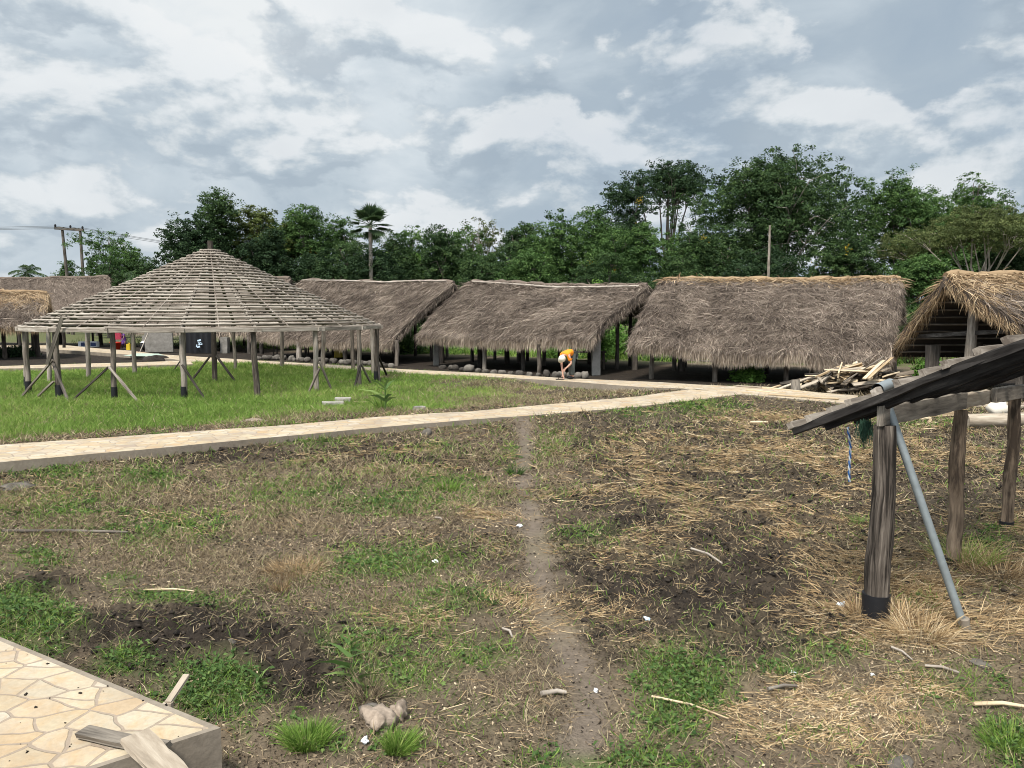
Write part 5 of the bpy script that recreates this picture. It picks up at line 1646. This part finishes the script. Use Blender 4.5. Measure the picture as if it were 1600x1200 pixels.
# shrubs behind and between the huts
for k, (px, tp, w, d, leaf, lb) in enumerate(((638, 500, 62, 46, 'mid', 'leafy shrub in the gap right of the hut with the bamboo ridge'), (700, 548, 70, 47, 'fresh', 'bright shrub seen between the left posts of the middle hut'), (780, 545, 80, 46, 'fresh', 'bright grassy shrub seen between the middle posts of the middle hut'), (880, 540, 80, 42, 'fresh', 'bright shrub behind the stooping worker'),
                                            (960, 505, 60, 41, 'fresh', 'bright green shrub in the gap between the middle hut and the long low hut'), (1040, 545, 90, 40, 'mid', 'shrub seen under the left part of the long low hut'), (1150, 548, 90, 39, 'mid', 'shrub seen under the middle of the long low hut'), (1260, 545, 100, 38, 'mid', 'shrub seen under the right part of the long low hut'),
                                            (1372, 545, 60, 36, 'fresh', 'bright shrub in the gap behind the lumber heap'), (1420, 470, 90, 38, 'mid', 'tall leafy shrub in the gap left of the golden gable'), (1455, 565, 40, 29, 'fresh', 'small leafy shrub inside the open gable hut beside its pillar'), (935, 428, 26, 38, 'fresh', 'pale green shrub sprouting above the ridge end of the middle hut'),
                                            (20, 556, 60, 43, 'deep', 'dark low shrub in the shade of the golden hut'), (1170, 590, 40, 27.2, 'fresh', 'small weed bush at the floor edge of the long low hut'))):
    tp_ = P3(px, tp, d)
    t = thing('shrub', lb, 'shrub', (tp_[0], d, 0), 'shrubs around the huts')
    Hh = max(.4, tp_[2]); wd_ = w / F * d
    n = 90 if wd_ < 2 else 170
    v = spherepts(n); v[:, 2] = np.abs(v[:, 2])
    C = np.array([tp_[0], d, .05]) + v * [wd_ / 2, wd_ / 2, Hh * .92] * (rng.random(n) ** .4)[:, None]
    per = 26
    pos_ = np.repeat(C, per, 0) + rng.normal(0, .13, (n * per, 3)); pos_[:, 2] = np.maximum(pos_[:, 2], .03)
    nn = np.repeat(v * .5 + [0, -.1, .7], per, 0) + rng.normal(0, .5, (n * per, 3))
    mb = MB(); leaves(mb, pos_, nn, rng.uniform(.10, .22, n * per), .45, np.clip(np.repeat(rng.normal(.48, .15, n), per) + rng.normal(0, .12, n * per), 0, 1))
    mb.build('foliage', LF[leaf], t)
    mb = MB()
    for q in range(5):
        e = C[q]; tube(mb, [np.array([tp_[0] + .04 * q - .08, d, -.05]), (e + [tp_[0], d, 0]) / 2, e], [.03, .02, .008], 5, .1, .5, True, 0, False)
    mb.build('stem', M['bark'], t)

# slim dead pole behind the long hut, twin power pole
mb = MB(); a = P3(1200, 480, 47); q0 = np.array([a[0] - .15, 47, 0]); q1 = P3(1203, 352, 47)
tube(mb, [q0, (q0 + q1) / 2 + [.05, 0, 0], q1], [.10, .085, .065], 9, .15, .2, True, 0, True, 4)
tag(mb.build('wooden_pole', M['bark_pale'], None, q0), 'slim bare upright pole behind the ridge of the long low hut', 'pole')
dp = 88
t0 = P3(97, 356, dp); t1_ = P3(125, 359, dp)
pp = thing('power_pole', 'twin leg wooden power pole with a crossarm and wires far left', 'power pole', (t0[0], dp, 0))
for tt, bx in ((t0, 106), (t1_, 130)):
    b = P3(bx, 420, dp); b[2] = 0; b[0] += (b[0] - tt[0]) * .5
    mb = MB(); tube(mb, [b, tt], [.2, .15], 8, .05, .4); mb.build('pole', M['bark'], pp)
mb = MB(); bar(mb, t0 + [-.8, -.1, -.05], t1_ + [.45, -.1, -.05], .22, .28); mb.build('crossarm', M['bark'], pp)
for q in (t0 + [-.7, -.1, .2], (t0 + t1_) / 2 + [0, -.1, .2], t1_ + [.35, -.1, .2]):
    mb = MB(); lathe(mb, q - [0, 0, .12], [(.02, 0), (.13, .02), (.07, .1), (.13, .16), (.07, .24), (.1, .3), (.0, .33)], 10); mb.build('insulator', M['black'], pp)
    for end, sg in ((np.array([q[0] - 60, dp - 12, q[2] + 1.0]), -1.2), (np.array([q[0] + 42, dp + 34, q[2] - 1.5]), -1.6)):
        L = [q * (1 - s_) + end * s_ + np.array([0, 0, sg * math.sin(PI * s_)]) for s_ in np.linspace(0, 1, 14)]
        mb = MB(); tube(mb, L, .022, 4, 0, .5, True, 0, False); mb.build('wire', M['wire'], pp)

# ------------------------------------------------------------------ things in and around the huts
SH = PZ


def jerrycan(px, py, s, mat, label):
    p = on_ground(px, py); t = thing('jerrycan', label, 'jerrycan', p)
    mb = MB(); bar(mb, p + [0, 0, .0], p + [0, 0, s * .8], s * .5, s * .32, (0, 1, 0), 4, .05 * s, .01); mb.build('body', M[mat], t)
    mb = MB(); tube(mb, [p + [-s * .14, 0, s * .78], p + [-s * .14, 0, s * .93]], s * .07, 10); mb.build('cap', M['black'], t)
    mb = MB(); tube(mb, [p + [-s * .05, 0, s * .8], p + [0, 0, s * .92], p + [s * .16, 0, s * .92], p + [s * .2, 0, s * .8]], s * .035, 6); mb.build('handle', M[mat], t)


jerrycan(529, 559, .85, 'yellow', 'large yellow jerrycan under the hut with the bamboo ridge')
jerrycan(201, 547, .5, 'yellow', 'yellow jerrycan beside the person in the purple wrap')


def table(px, py, L, Wd, H, label, mat='dark_plank'):
    p = on_ground(px, py); t = thing('table', label, 'table', p)
    mb = MB(); bar(mb, p + [-L / 2, 0, H], p + [L / 2, 0, H], Wd, .06); mb.build('tabletop', M[mat], t)
    for sx in (-1, 1):
        for sy in (-1, 1):
            mb = MB(); bar(mb, p + [sx * L * .45, sy * Wd * .4, 0], p + [sx * L * .45, sy * Wd * .4, H - .02], .07, .07, (0, 1, 0)); mb.build('leg', M[mat], t)
    mb = MB(); bar(mb, p + [-L * .45, -Wd * .4, H * .5], p + [L * .45, -Wd * .4, H * .5], .04, .06); mb.build('stretcher', M[mat], t)


table(525, 556, 2.6, .8, .85, 'dark wooden table with the yellow jerrycan under it')
table(918, 577, 1.5, .7, .75, 'dark wooden table behind the stooping worker')
table(455, 556, 2.0, .8, .75, 'dark wooden table at the left end of the hut with the bamboo ridge')
table(575, 566, 1.2, .7, .8, 'dark wooden table at the right end of the hut with the bamboo ridge')
# pot, bucket, crates, sheet, dark banner
p = on_ground(232, 548); t = thing('cooking_pot', 'big black cooking pot with a shiny lid in front of the pillared hut', 'pot', p)
mb = MB(); lathe(mb, p, [(.0, 0), (.3, .02), (.48, .18), (.5, .38), (.42, .5), (.44, .52)], 20); mb.build('pot', M['black'], t)
mb = MB(); lathe(mb, p + [-.04, -.06, 0], [(.40, .52), (.3, .60), (.1, .64), (.0, .65)], 20); mb.build('lid', M['plastic_white'], t)
p = on_ground(181, 547); t = thing('bucket', 'bright red plastic bucket beside the person in the purple wrap', 'bucket', p)
mb = MB(); lathe(mb, p, [(.0, .01), (.26, 0), (.34, .48), (.36, .48), (.36, .52), (.33, .52), (.25, .03)], 20); mb.build('body', M['red'], t)
mb = MB(); tube(mb, [p + [.34 * math.cos(q), .34 * math.sin(q) * .3 - .1, .5 + .12 * math.sin(q)] for q in np.linspace(0, PI, 9)], .012, 5, 0, .5, True, 0, False); mb.build('handle', M['wire'], t)
for px, w, lb in ((130, .5, 'white plastic crate left on the far paving edge'), (145, .75, 'blue and white plastic box on the far paving edge')):
    p = on_ground(px, 542.5); t = thing('plastic_box', lb, 'box', p)
    mb = MB(); bar(mb, p + [-w / 2, 0, .2], p + [w / 2, 0, .2], .4, .4, (0, 0, 1), 2, .03); mb.build('body', M['plastic_white'], t)
    mb = MB(); bar(mb, p + [-w * .05, -.21, .2], p + [w * .45, -.21, .2], .04, .26, (0, 0, 1), 1, .01); mb.build('panel', m_plain('navy_plastic', (.02, .04, .12), .5), t)
p = G(310, 553); p[2] = h1(*p[:2]); t = thing('cloth_sheet', 'black cloth with a pale printed emblem hung between pillars of the pillared hut', 'cloth', p)
mb = MB()
gx, gz_ = np.meshgrid(np.linspace(-1.0, 1.0, 20), np.linspace(.05, 1.45, 10), indexing='ij')
V = np.stack([p[0] + gx, p[1] + .08 * np.sin(gx * 9), p[2] + gz_], -1).reshape(-1, 3)
i, j = np.meshgrid(np.arange(19), np.arange(9), indexing='ij'); k = (i * 10 + j).ravel()
V2 = V + [0, .02, 0]
mb.add(V, [np.stack([k, k + 10, k + 11, k + 1], 1)], .5, None, 0, True); mb.add(V2, [np.stack([k + 1, k + 11, k + 10, k], 1)], .5, None, 0, True)
mb.build('cloth', M['black'], t)
mb = MB()
for (x0, z0, x1, z1, w_) in ((.02, .78, .22, .84, .09), (.10, .52, .16, .72, .08), (-.02, .40, .16, .44, .08), (-.06, .42, -.02, .56, .06), (.18, .56, .30, .60, .06), (.04, .66, .24, .68, .05)):
    bar(mb, p + [x0, -.11, z0], p + [x1, -.11, z1], .01, w_, (0, 0, 1) if abs(x1 - x0) > .1 else (1, 0, 0), 2, .003)
mb.build('printed_emblem', M['bluebag'], t)
p = G(243, 552); p[2] = h1(*p[:2])
mb = MB(); bar(mb, p + [-.75, .3, .75], p + [.95, .3, .75], .1, 1.4, (0, 0, 1), 4, .02, .02)
tag(mb.build('cement_wall', M['col'], None, p), 'pale cement panel wall between pillars of the pillared hut', 'wall')
a, b = G(217, 554), G(226, 548); a[2] = h1(*a[:2]); b = a + np.array([.45, .4, 1.35])
mb = MB(); tube(mb, [a, b], .03, 6, .1, .8); tag(mb.build('stick', M['bark_pale'], None, a), 'thin pale stick leaning against the cement panel', 'stick')
# green mat on the far paving
q = [G(*v, PZ + .006) for v in ((192, 556), (214, 552), (248, 552.5), (262, 557))]
mb = MB(); V = np.array(q); mb.add(np.concatenate([V, V - [0, 0, .004]]), [[0, 3, 2, 1], [4, 5, 6, 7], [0, 1, 5, 4], [1, 2, 6, 5], [2, 3, 7, 6], [3, 0, 4, 7]], .5)
tag(mb.build('ground_mat', M['mat_'], None, V[0]), 'pale green mat spread on the far paving under the conical frame', 'mat')
# white pipe rail behind the long hut
a, b = P3(1070, 562, 35.5), P3(1190, 570, 34); 
mb = MB(); tube(mb, [a, b], .03, 8); 
for e in (a, b): tube(mb, [[e[0], e[1], -.05], e], .03, 8)
tag(mb.build('pipe_rail', M['plastic_white'], None, [a[0], a[1], 0]), 'low white pipe rail seen under the long low hut', 'rail')
# hanging cloth under the pillared hut
p = P3(183, 520, 48)
mb = MB(); bar(mb, p, p + [0, .02, -.42], .42, .08, (0, 1, 0), 5, .03, .05); tube(mb, [p - [0, 0, .02], p + [0, 0, .35]], .01, 5)
tag(mb.build('red_cloth', m_plain('red_cloth', (.32, .03, .06), .8, .5, 14), None, p), 'small red patterned cloth hanging above the red bucket', 'cloth')


# ------------------------------------------------------------------ people
def skin_obj(name, chains, mat, parent, sub=2):
    """one connected skeleton grown into a continuous tapered surface; chains: lists of (point, radius) or index of an earlier vertex"""
    vs, rs, es = [], [], []
    for ch in chains:
        prev = None
        for it in ch:
            if isinstance(it, int): prev = it; continue
            vs.append(it[:3]); rs.append(it[3:])
            if prev is not None: es.append((prev, len(vs) - 1))
            prev = len(vs) - 1
    me = bpy.data.meshes.new(name); me.from_pydata([tuple(v) for v in vs], es, [])
    o = bpy.data.objects.new(name, me); COL.objects.link(o)
    o.parent = parent; WL[o.name] = WL[parent.name]
    sk = o.modifiers.new('Skin', 'SKIN'); sk.use_smooth_shade = True; sk.branch_smoothing = .3
    ly = me.skin_vertices[0].data
    for k, r_ in enumerate(rs):
        ly[k].radius = (r_[0], r_[1] if len(r_) > 1 else r_[0]); ly[k].use_root = (k == 0)
    ss = o.modifiers.new('Subdivision', 'SUBSURF'); ss.levels = sub; ss.render_levels = sub
    me.materials.append(mat)
    return o


def local_mesh(mb, name, mat, parent):
    return mb.build(name, mat, parent)


def hand(w, d, side, root):
    """finger chains for a hand at wrist w pointing along d; side = thumb side"""
    d = nrm(d); side = nrm(side); up = np.cross(d, side)
    pal = w + d * .07
    out = [[root, (*w, .026, .018), (*pal, .036, .016)]]
    base = root  # index bookkeeping is done by the caller
    return pal, d, side, up


def person(label, p, pelvis, chest, neck, head, hipL, hipR, kneeL, kneeR, footL, footR, shL, shR, elL, elR, haL, haR, skinmat, scale=1.0, face=None):
    t = thing('person', label, 'person', p)
    S = lambda *v: np.array(v) * scale
    A = {k: np.array(v) * scale for k, v in dict(pelvis=pelvis, chest=chest, neck=neck, head=head, hipL=hipL, hipR=hipR, kneeL=kneeL, kneeR=kneeR, footL=footL, footR=footR, shL=shL, shR=shR, elL=elL, elR=elR, haL=haL, haR=haR).items()}
    sc_ = scale
    V = lambda v, a, b=None: (*v, a * sc_, (b or a) * sc_)
    ch = []; idx = {}
    cnt = [0]

    def chain(start, items, names=None):
        L = [] if start is None else [start]
        for k, it in enumerate(items):
            L.append(it); cnt[0] += 1
        ch.append(L); return cnt[0] - 1
    mid = (A['pelvis'] + A['chest']) / 2 + np.array([0, 0, .02]) * sc_
    chain(None, [V(A['pelvis'], .13, .11)]); iP = 0
    chain(0, [V(mid, .125, .10), V(A['chest'], .145, .11)]); iC = cnt[0] - 1
    hd = A['head'] - A['neck']; hdn = nrm(hd)
    fdir = nrm(np.array(face)) if face is not None else np.array([0, -1., 0])
    chain(iC, [V(A['neck'], .056), V(A['neck'] + hd * .45, .062), V(A['head'], .088, .10), V(A['head'] + hdn * .075 * sc_, .070, .08)]); iH = cnt[0] - 2
    chain(iH, [V(A['head'] + fdir * .095 * sc_ - hdn * .02 * sc_, .018, .022)])            # nose
    for hp, kn, ft in (('hipL', 'kneeL', 'footL'), ('hipR', 'kneeR', 'footR')):
        chain(0, [V(A[hp], .095), V((A[hp] + A[kn]) / 2, .08), V(A[kn], .058), V(A[kn] * .45 + A[ft] * .55, .055), V(A[ft] + [0, 0, .06 * sc_], .04), V(A[ft] + fdir * [1, 1, 0] * .14 * sc_ + [0, 0, .025 * sc_], .035, .022)])
    for sh, el, ha in (('shL', 'elL', 'haL'), ('shR', 'elR', 'haR')):
        dv = nrm(A[ha] - A[el]); sd = nrm(np.cross(dv, [.3, .9, .2])); up = np.cross(dv, sd)
        chain(iC, [V(A[sh], .062), V((A[sh] + A[el]) / 2, .048), V(A[el], .040), V(A[el] * .4 + A[ha] * .6, .036), V(A[ha], .024)]); iw = cnt[0] - 1
        pal = A[ha] + dv * .075 * sc_
        chain(iw, [V(pal, .034, .017)]); ip = cnt[0] - 1
        for q, (o_, ln_) in enumerate(((-.030, .066), (-.010, .078), (.011, .072), (.031, .056))):
            b0 = pal + sd * o_ * sc_ + dv * .022 * sc_
            m0 = b0 + (dv * .5 * ln_ + up * .008) * sc_; e0 = m0 + (dv * .36 * ln_ + up * .30 * ln_) * sc_
            chain(ip, [V(b0, .0095), V(m0, .0085), V(e0, .007)])
        th0 = A[ha] + (dv * .035 - sd * .032) * sc_
        chain(iw, [V(th0, .012), V(th0 + (dv * .035 - sd * .022 + up * .012) * sc_, .009)])
    body = skin_obj('body', ch, M[skinmat], t)
    return t, A, V


# stooping worker on the far path
wp = G(893, 592.5, PZ); wp[2] = PZ
off = lambda v: (np.array(v) + 0)
t, A, V = person('person in an orange shirt and cream cap stooping over the flagstones', wp,
                 (.05, .10, .86), (-.20, -.12, .90), (-.30, -.21, .82), (-.335, -.27, .715), (.06, .02, .84), (.0, .18, .84), (.035, .0, .46), (-.02, .14, .46), (.04, .02, .02), (-.01, .19, .02),
                 (-.13, -.26, .82), (-.33, .0, .84), (-.03, -.30, .56), (-.34, -.08, .50), (-.20, -.34, .40), (-.30, -.16, .17), 'skin_l', 1.0, (-.55, -.45, -.70))


def clothes(name, chains, mat, t):
    return skin_obj(name, chains, mat, t)


clothes('shirt', [[V(A['pelvis'] + [-.02, -.02, .02], .165, .145), V((A['pelvis'] + A['chest']) / 2 + [0, 0, .03], .16, .14), V(A['chest'], .18, .145), V(A['neck'] * .8 + A['chest'] * .2, .09)], [2, V(A['shL'], .085), V(A['shL'] * .5 + A['elL'] * .5, .072), V(A['shL'] * .25 + A['elL'] * .75, .07)], [2, V(A['shR'], .085), V(A['shR'] * .5 + A['elR'] * .5, .072), V(A['shR'] * .25 + A['elR'] * .75, .07)]], M['shirt'], t)
clothes('trousers', [[V(A['pelvis'], .155, .135)], [0, V(A['hipL'], .118), V((A['hipL'] + A['kneeL']) / 2, .102), V(A['kneeL'], .082), V(A['kneeL'] * .4 + A['footL'] * .6, .078), V(A['footL'] + [0, 0, .10], .07)], [0, V(A['hipR'], .118), V((A['hipR'] + A['kneeR']) / 2, .102), V(A['kneeR'], .082), V(A['kneeR'] * .4 + A['footR'] * .6, .078), V(A['footR'] + [0, 0, .10], .07)]], M['trouser'], t)
for ft in ('footL', 'footR'):
    c = WL[t.name] + A[ft]
    mb = MB(); rock(mb, c + [-.055, -.045, .035], (.27, .11, .10), 2, .05, .5, 0, 8, 12, math.atan2(-.45, -.55)); mb.build('shoe', M['black'], t)
# cap: dome and brim following the lowered head
c = WL[t.name] + A['head']; up = nrm(A['head'] - A['neck']); fd = np.array([-.55, -.45, -.70]); ax_ = nrm(up * .75 - nrm(fd) * .25 + np.array([-.1, -.25, .25])); a_, b_ = frame(ax_)
mb = MB(); angc = np.arange(20) / 20 * 2 * PI
prof = [(.118, -.01), (.120, .03), (.108, .07), (.075, .105), (.03, .122), (.0, .125)]
Vv = np.concatenate([c + np.outer(np.cos(angc) * r_, a_) + np.outer(np.sin(angc) * r_, b_) + ax_ * z for r_, z in prof]); i = np.arange(20)
mb.add(Vv, [np.stack([k * 20 + i, k * 20 + (i + 1) % 20, (k + 1) * 20 + (i + 1) % 20, (k + 1) * 20 + i], 1) for k in range(5)], .5, None, 0, True)
ff = nrm(fd - ax_ * (nrm(fd) @ ax_)); gg = np.cross(ax_, ff)
q = np.linspace(-1.1, 1.1, 12)
inner = c + np.outer(np.cos(q) * .115, ff) + np.outer(np.sin(q) * .115, gg) + ax_ * .0
outer = c + np.outer(np.cos(q) * .115 + .085 * np.cos(q * 1.2), ff) + np.outer(np.sin(q) * .12, gg) - ax_ * .015
Vb = np.concatenate([inner, outer, inner + ax_ * .01, outer + ax_ * .01]); i = np.arange(11)
mb.add(Vb, [np.stack([i, i + 1, 13 + i, 12 + i], 1), np.stack([24 + i, 36 + i, 37 + i, 25 + i], 1), np.stack([12 + i, 13 + i, 37 + i, 36 + i], 1)], .5, None, 0, True)
mb.build('cap', M['cap'], t)
tp = WL[t.name] + A['haR'] + [-.06, -.04, 0]; tp[2] = PZ + .02
tw_ = thing('trowel', 'dark hand float held on the path by the stooping worker', 'tool', tp)
mb = MB(); bar(mb, tp + [-.18, -.02, 0], tp + [.08, .02, 0], .11, .018); mb.build('blade', M['black'], tw_)
mb = MB(); tube(mb, [tp + [-.10, 0, .01], tp + [-.08, 0, .06], tp + [.05, .01, .06], tp + [.06, .01, .01]], .012, 8); mb.build('handle', M['dark_plank'], tw_)

# woman bending by the red bucket
wq = on_ground(193, 546)
t, A, V = person('person in a purple patterned wrap bending beside the red bucket', wq,
                 (.05, .1, .72), (-.05, -.12, .98), (-.06, -.2, 1.08), (-.06, -.24, 1.2), (-.06, .1, .70), (.13, .1, .70), (-.10, -.1, .40), (.16, -.1, .40), (-.10, .05, .02), (.16, .05, .02),
                 (-.22, -.14, .98), (.14, -.14, .98), (-.26, -.3, .76), (.2, -.3, .76), (-.2, -.45, .58), (.12, -.45, .58), 'skin_d', 1.0, (0, -.9, -.4))
m, nt, out = newmat('purple_wax_cloth')
tcn = N(nt, 'ShaderNodeTexCoord').outputs['Object']
vo = N(nt, 'ShaderNodeTexVoronoi'); vo.inputs['Scale'].default_value = 9; nt.links.new(tcn, vo.inputs['Vector'])
rp = ramp(nt, [(0, (.36, .24, .16)), (.35, (.13, .04, .22)), (.7, (.06, .025, .14)), (1, (.22, .06, .10))]); nt.links.new(vo.outputs['Distance'], rp.inputs[0]); pbsdf(nt, out, rp.outputs[0], .85)
clothes('dress', [[V(A['pelvis'], .19, .17), V((A['pelvis'] + A['chest']) / 2, .155, .13), V(A['chest'], .17, .13), V(A['neck'] * .7 + A['chest'] * .3, .09)], [0, V(np.array([.03, .0, .48]), .21, .19), V(np.array([.03, .0, .24]), .20, .18)], [2, V(A['shL'], .08), V((A['shL'] + A['elL']) / 2, .07)], [2, V(A['shR'], .08), V((A['shR'] + A['elR']) / 2, .07)]], m, t)
mb = MB(); c = WL[t.name] + A['head'] + [0, .02, .05]; rock(mb, c, (.23, .26, .22), 3, .12); mb.build('head_scarf', M['gold'], t)

# ------------------------------------------------------------------ ground cover
cover_straw(); cover_dead(); cover_litter(); cover_weeds(); cover_lawn()

# ------------------------------------------------------------------ sky and light
SUN_EL, SUN_AZ = math.radians(58), math.radians(205)     # azimuth clockwise from +Y: behind the camera, a little left
w = bpy.data.worlds.new('World'); sc.world = w; w.use_nodes = True
nt = w.node_tree; nt.nodes.clear()
out = N(nt, 'ShaderNodeOutputWorld'); bg = N(nt, 'ShaderNodeBackground'); nt.links.new(bg.outputs[0], out.inputs[0])
sky = N(nt, 'ShaderNodeTexSky'); sky.sky_type = 'NISHITA'; sky.sun_disc = False
sky.sun_elevation = SUN_EL; sky.sun_rotation = SUN_AZ; sky.dust_density = 2.0
tc = N(nt, 'ShaderNodeTexCoord').outputs['Generated']
nv = N(nt, 'ShaderNodeVectorMath', operation='NORMALIZE'); nt.links.new(tc, nv.inputs[0])
sep = N(nt, 'ShaderNodeSeparateXYZ'); nt.links.new(nv.outputs[0], sep.inputs[0])
az_ = math_(nt, 'ARCTAN2', sep.outputs[0], sep.outputs[1])
el_ = math_(nt, 'ARCSINE', sep.outputs[2])


def cloudfield(kx, ky, up, sc_, det, ro, dist, seed):
    c_ = N(nt, 'ShaderNodeCombineXYZ')
    nt.links.new(math_(nt, 'MULTIPLY', az_, kx), c_.inputs[0])
    nt.links.new(math_(nt, 'MULTIPLY', math_(nt, 'ADD', el_, up), ky), c_.inputs[1]); c_.inputs[2].default_value = seed
    return noise(nt, c_.outputs[0], sc_, det, ro, dist)


def lobe(az, el, size, amp):
    a_, e_ = math.radians(az), math.radians(el)
    v = (math.sin(a_) * math.cos(e_), math.cos(a_) * math.cos(e_), math.sin(e_))
    d_ = N(nt, 'ShaderNodeVectorMath', operation='DOT_PRODUCT'); nt.links.new(nv.outputs[0], d_.inputs[0]); d_.inputs[1].default_value = v
    mr = N(nt, 'ShaderNodeMapRange'); mr.interpolation_type = 'SMOOTHSTEP'
    mr.inputs[1].default_value = math.cos(math.radians(size)); mr.inputs[2].default_value = 1; mr.inputs[3].default_value = 0; mr.inputs[4].default_value = amp
    nt.links.new(d_.outputs['Value'], mr.inputs[0]); return mr.outputs[0]


def addl(v, L):
    for q in L: v = math_(nt, 'ADD', v, lobe(*q))
    return v


# high cover: soft, brightest towards the left and high centre, slate right of centre
hi = cloudfield(2.2, 4.2, 0, 1.0, 6, .5, .6, 4.3)
hi2 = cloudfield(6.5, 12, 0, 1.0, 7, .55, .5, 8.8)
strat = math_(nt, 'ADD', math_(nt, 'MULTIPLY_ADD', hi, 1.0, -.02), math_(nt, 'MULTIPLY_ADD', hi2, .85, -.42))
strat = addl(strat, ((-30, 19, 20, .22), (-14, 16, 14, .16), (4, 22, 10, .12), (9, 17, 14, -.34), (32, 22, 16, -.32), (-2, 20, 7, .06), (-22, 9, 12, -.12), (-2, 12, 6, .05), (18, 20, 9, .06)))
# cumulus in front of it: lit tops, grey bases
def cum(up): return cloudfield(5.6, 10.0, up, 1.0, 10, .55, .12, 2.15)


d0 = cum(0); d1_ = cum(.020); d2_ = cum(.055)
rim = math_(nt, 'ADD', math_(nt, 'MULTIPLY', math_(nt, 'SUBTRACT', d0, d1_), 4.2), math_(nt, 'MULTIPLY', math_(nt, 'SUBTRACT', d0, d2_), 2.8))
body = addl(d0, ((2, 14.6, 3.6, .20), (7.5, 10.5, 5.5, .11), (15, 11.5, 7, .13), (22, 10, 8, .08), (-3, 10.5, 4.5, .10), (33, 10, 8, .10), (-20, 11, 12, .04), (-30, 6, 10, .04), (0, 40, 30, -.05)))
msk = N(nt, 'ShaderNodeMapRange'); msk.interpolation_type = 'SMOOTHSTEP'; msk.inputs[1].default_value = .475; msk.inputs[2].default_value = .54
nt.links.new(body, msk.inputs[0])
lit = math_(nt, 'ADD', rim, .50)
lit = addl(lit, ((10, 19, 9, -.16), (33, 22, 12, -.16), (2, 15.5, 4, .22), (16, 12.5, 9, .16), (34, 10, 9, .12), (-26, 18, 16, .12)))
cs = ramp(nt, [(.10, (.365, .445, .525)), (.36, (.41, .49, .565)), (.58, (.545, .62, .68)), (.80, (.70, .76, .80)), (1.0, (.82, .85, .86))])
nt.links.new(strat, cs.inputs[0])
cc_ = ramp(nt, [(.12, (.36, .435, .51)), (.42, (.47, .545, .61)), (.62, (.64, .69, .72)), (.85, (.80, .83, .845)), (1.0, (.87, .885, .89))])
nt.links.new(lit, cc_.inputs[0])
cov = mix(nt, math_(nt, 'MULTIPLY', msk.outputs[0], .66), cs.outputs[0], cc_.outputs[0])
tot = strat
# cover brightened overhead and around the sun out of view, added ground light
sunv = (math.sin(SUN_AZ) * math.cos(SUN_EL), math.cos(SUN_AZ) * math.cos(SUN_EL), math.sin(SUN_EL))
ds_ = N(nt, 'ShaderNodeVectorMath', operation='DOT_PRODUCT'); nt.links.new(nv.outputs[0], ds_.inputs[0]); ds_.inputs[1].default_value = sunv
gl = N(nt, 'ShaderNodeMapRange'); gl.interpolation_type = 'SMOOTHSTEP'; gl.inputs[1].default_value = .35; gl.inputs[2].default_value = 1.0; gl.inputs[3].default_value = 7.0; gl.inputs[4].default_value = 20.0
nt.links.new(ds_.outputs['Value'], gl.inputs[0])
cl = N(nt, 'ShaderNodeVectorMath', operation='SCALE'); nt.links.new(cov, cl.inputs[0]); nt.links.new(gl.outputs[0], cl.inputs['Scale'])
# thin cover lets a little of the clear sky through
fac = N(nt, 'ShaderNodeMapRange'); fac.inputs[1].default_value = .05; fac.inputs[2].default_value = .4; fac.inputs[3].default_value = .88; fac.inputs[4].default_value = .98
nt.links.new(tot, fac.inputs[0])
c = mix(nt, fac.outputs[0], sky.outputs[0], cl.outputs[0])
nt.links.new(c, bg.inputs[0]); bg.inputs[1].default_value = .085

sd_ = bpy.data.lights.new('sun', 'SUN'); sd_.energy = 3.0; sd_.angle = math.radians(10); sd_.color = (1, .95, .87)
so_ = bpy.data.objects.new('sun', sd_); COL.objects.link(so_)
to = Vector((math.sin(SUN_AZ) * math.cos(SUN_EL), math.cos(SUN_AZ) * math.cos(SUN_EL), math.sin(SUN_EL)))
so_.rotation_euler = to.to_track_quat('Z', 'Y').to_euler()

sc.view_settings.view_transform = 'Standard'
sc.view_settings.look = 'None'
sc.view_settings.exposure = .8
sc.view_settings.gamma = 1.0
sc.render.engine = 'CYCLES'
sc.cycles.max_bounces = 6
sc.cycles.diffuse_bounces = 3
sc.cycles.transmission_bounces = 4
sc.cycles.use_denoising = True
sc.cycles.filter_width = 1.0
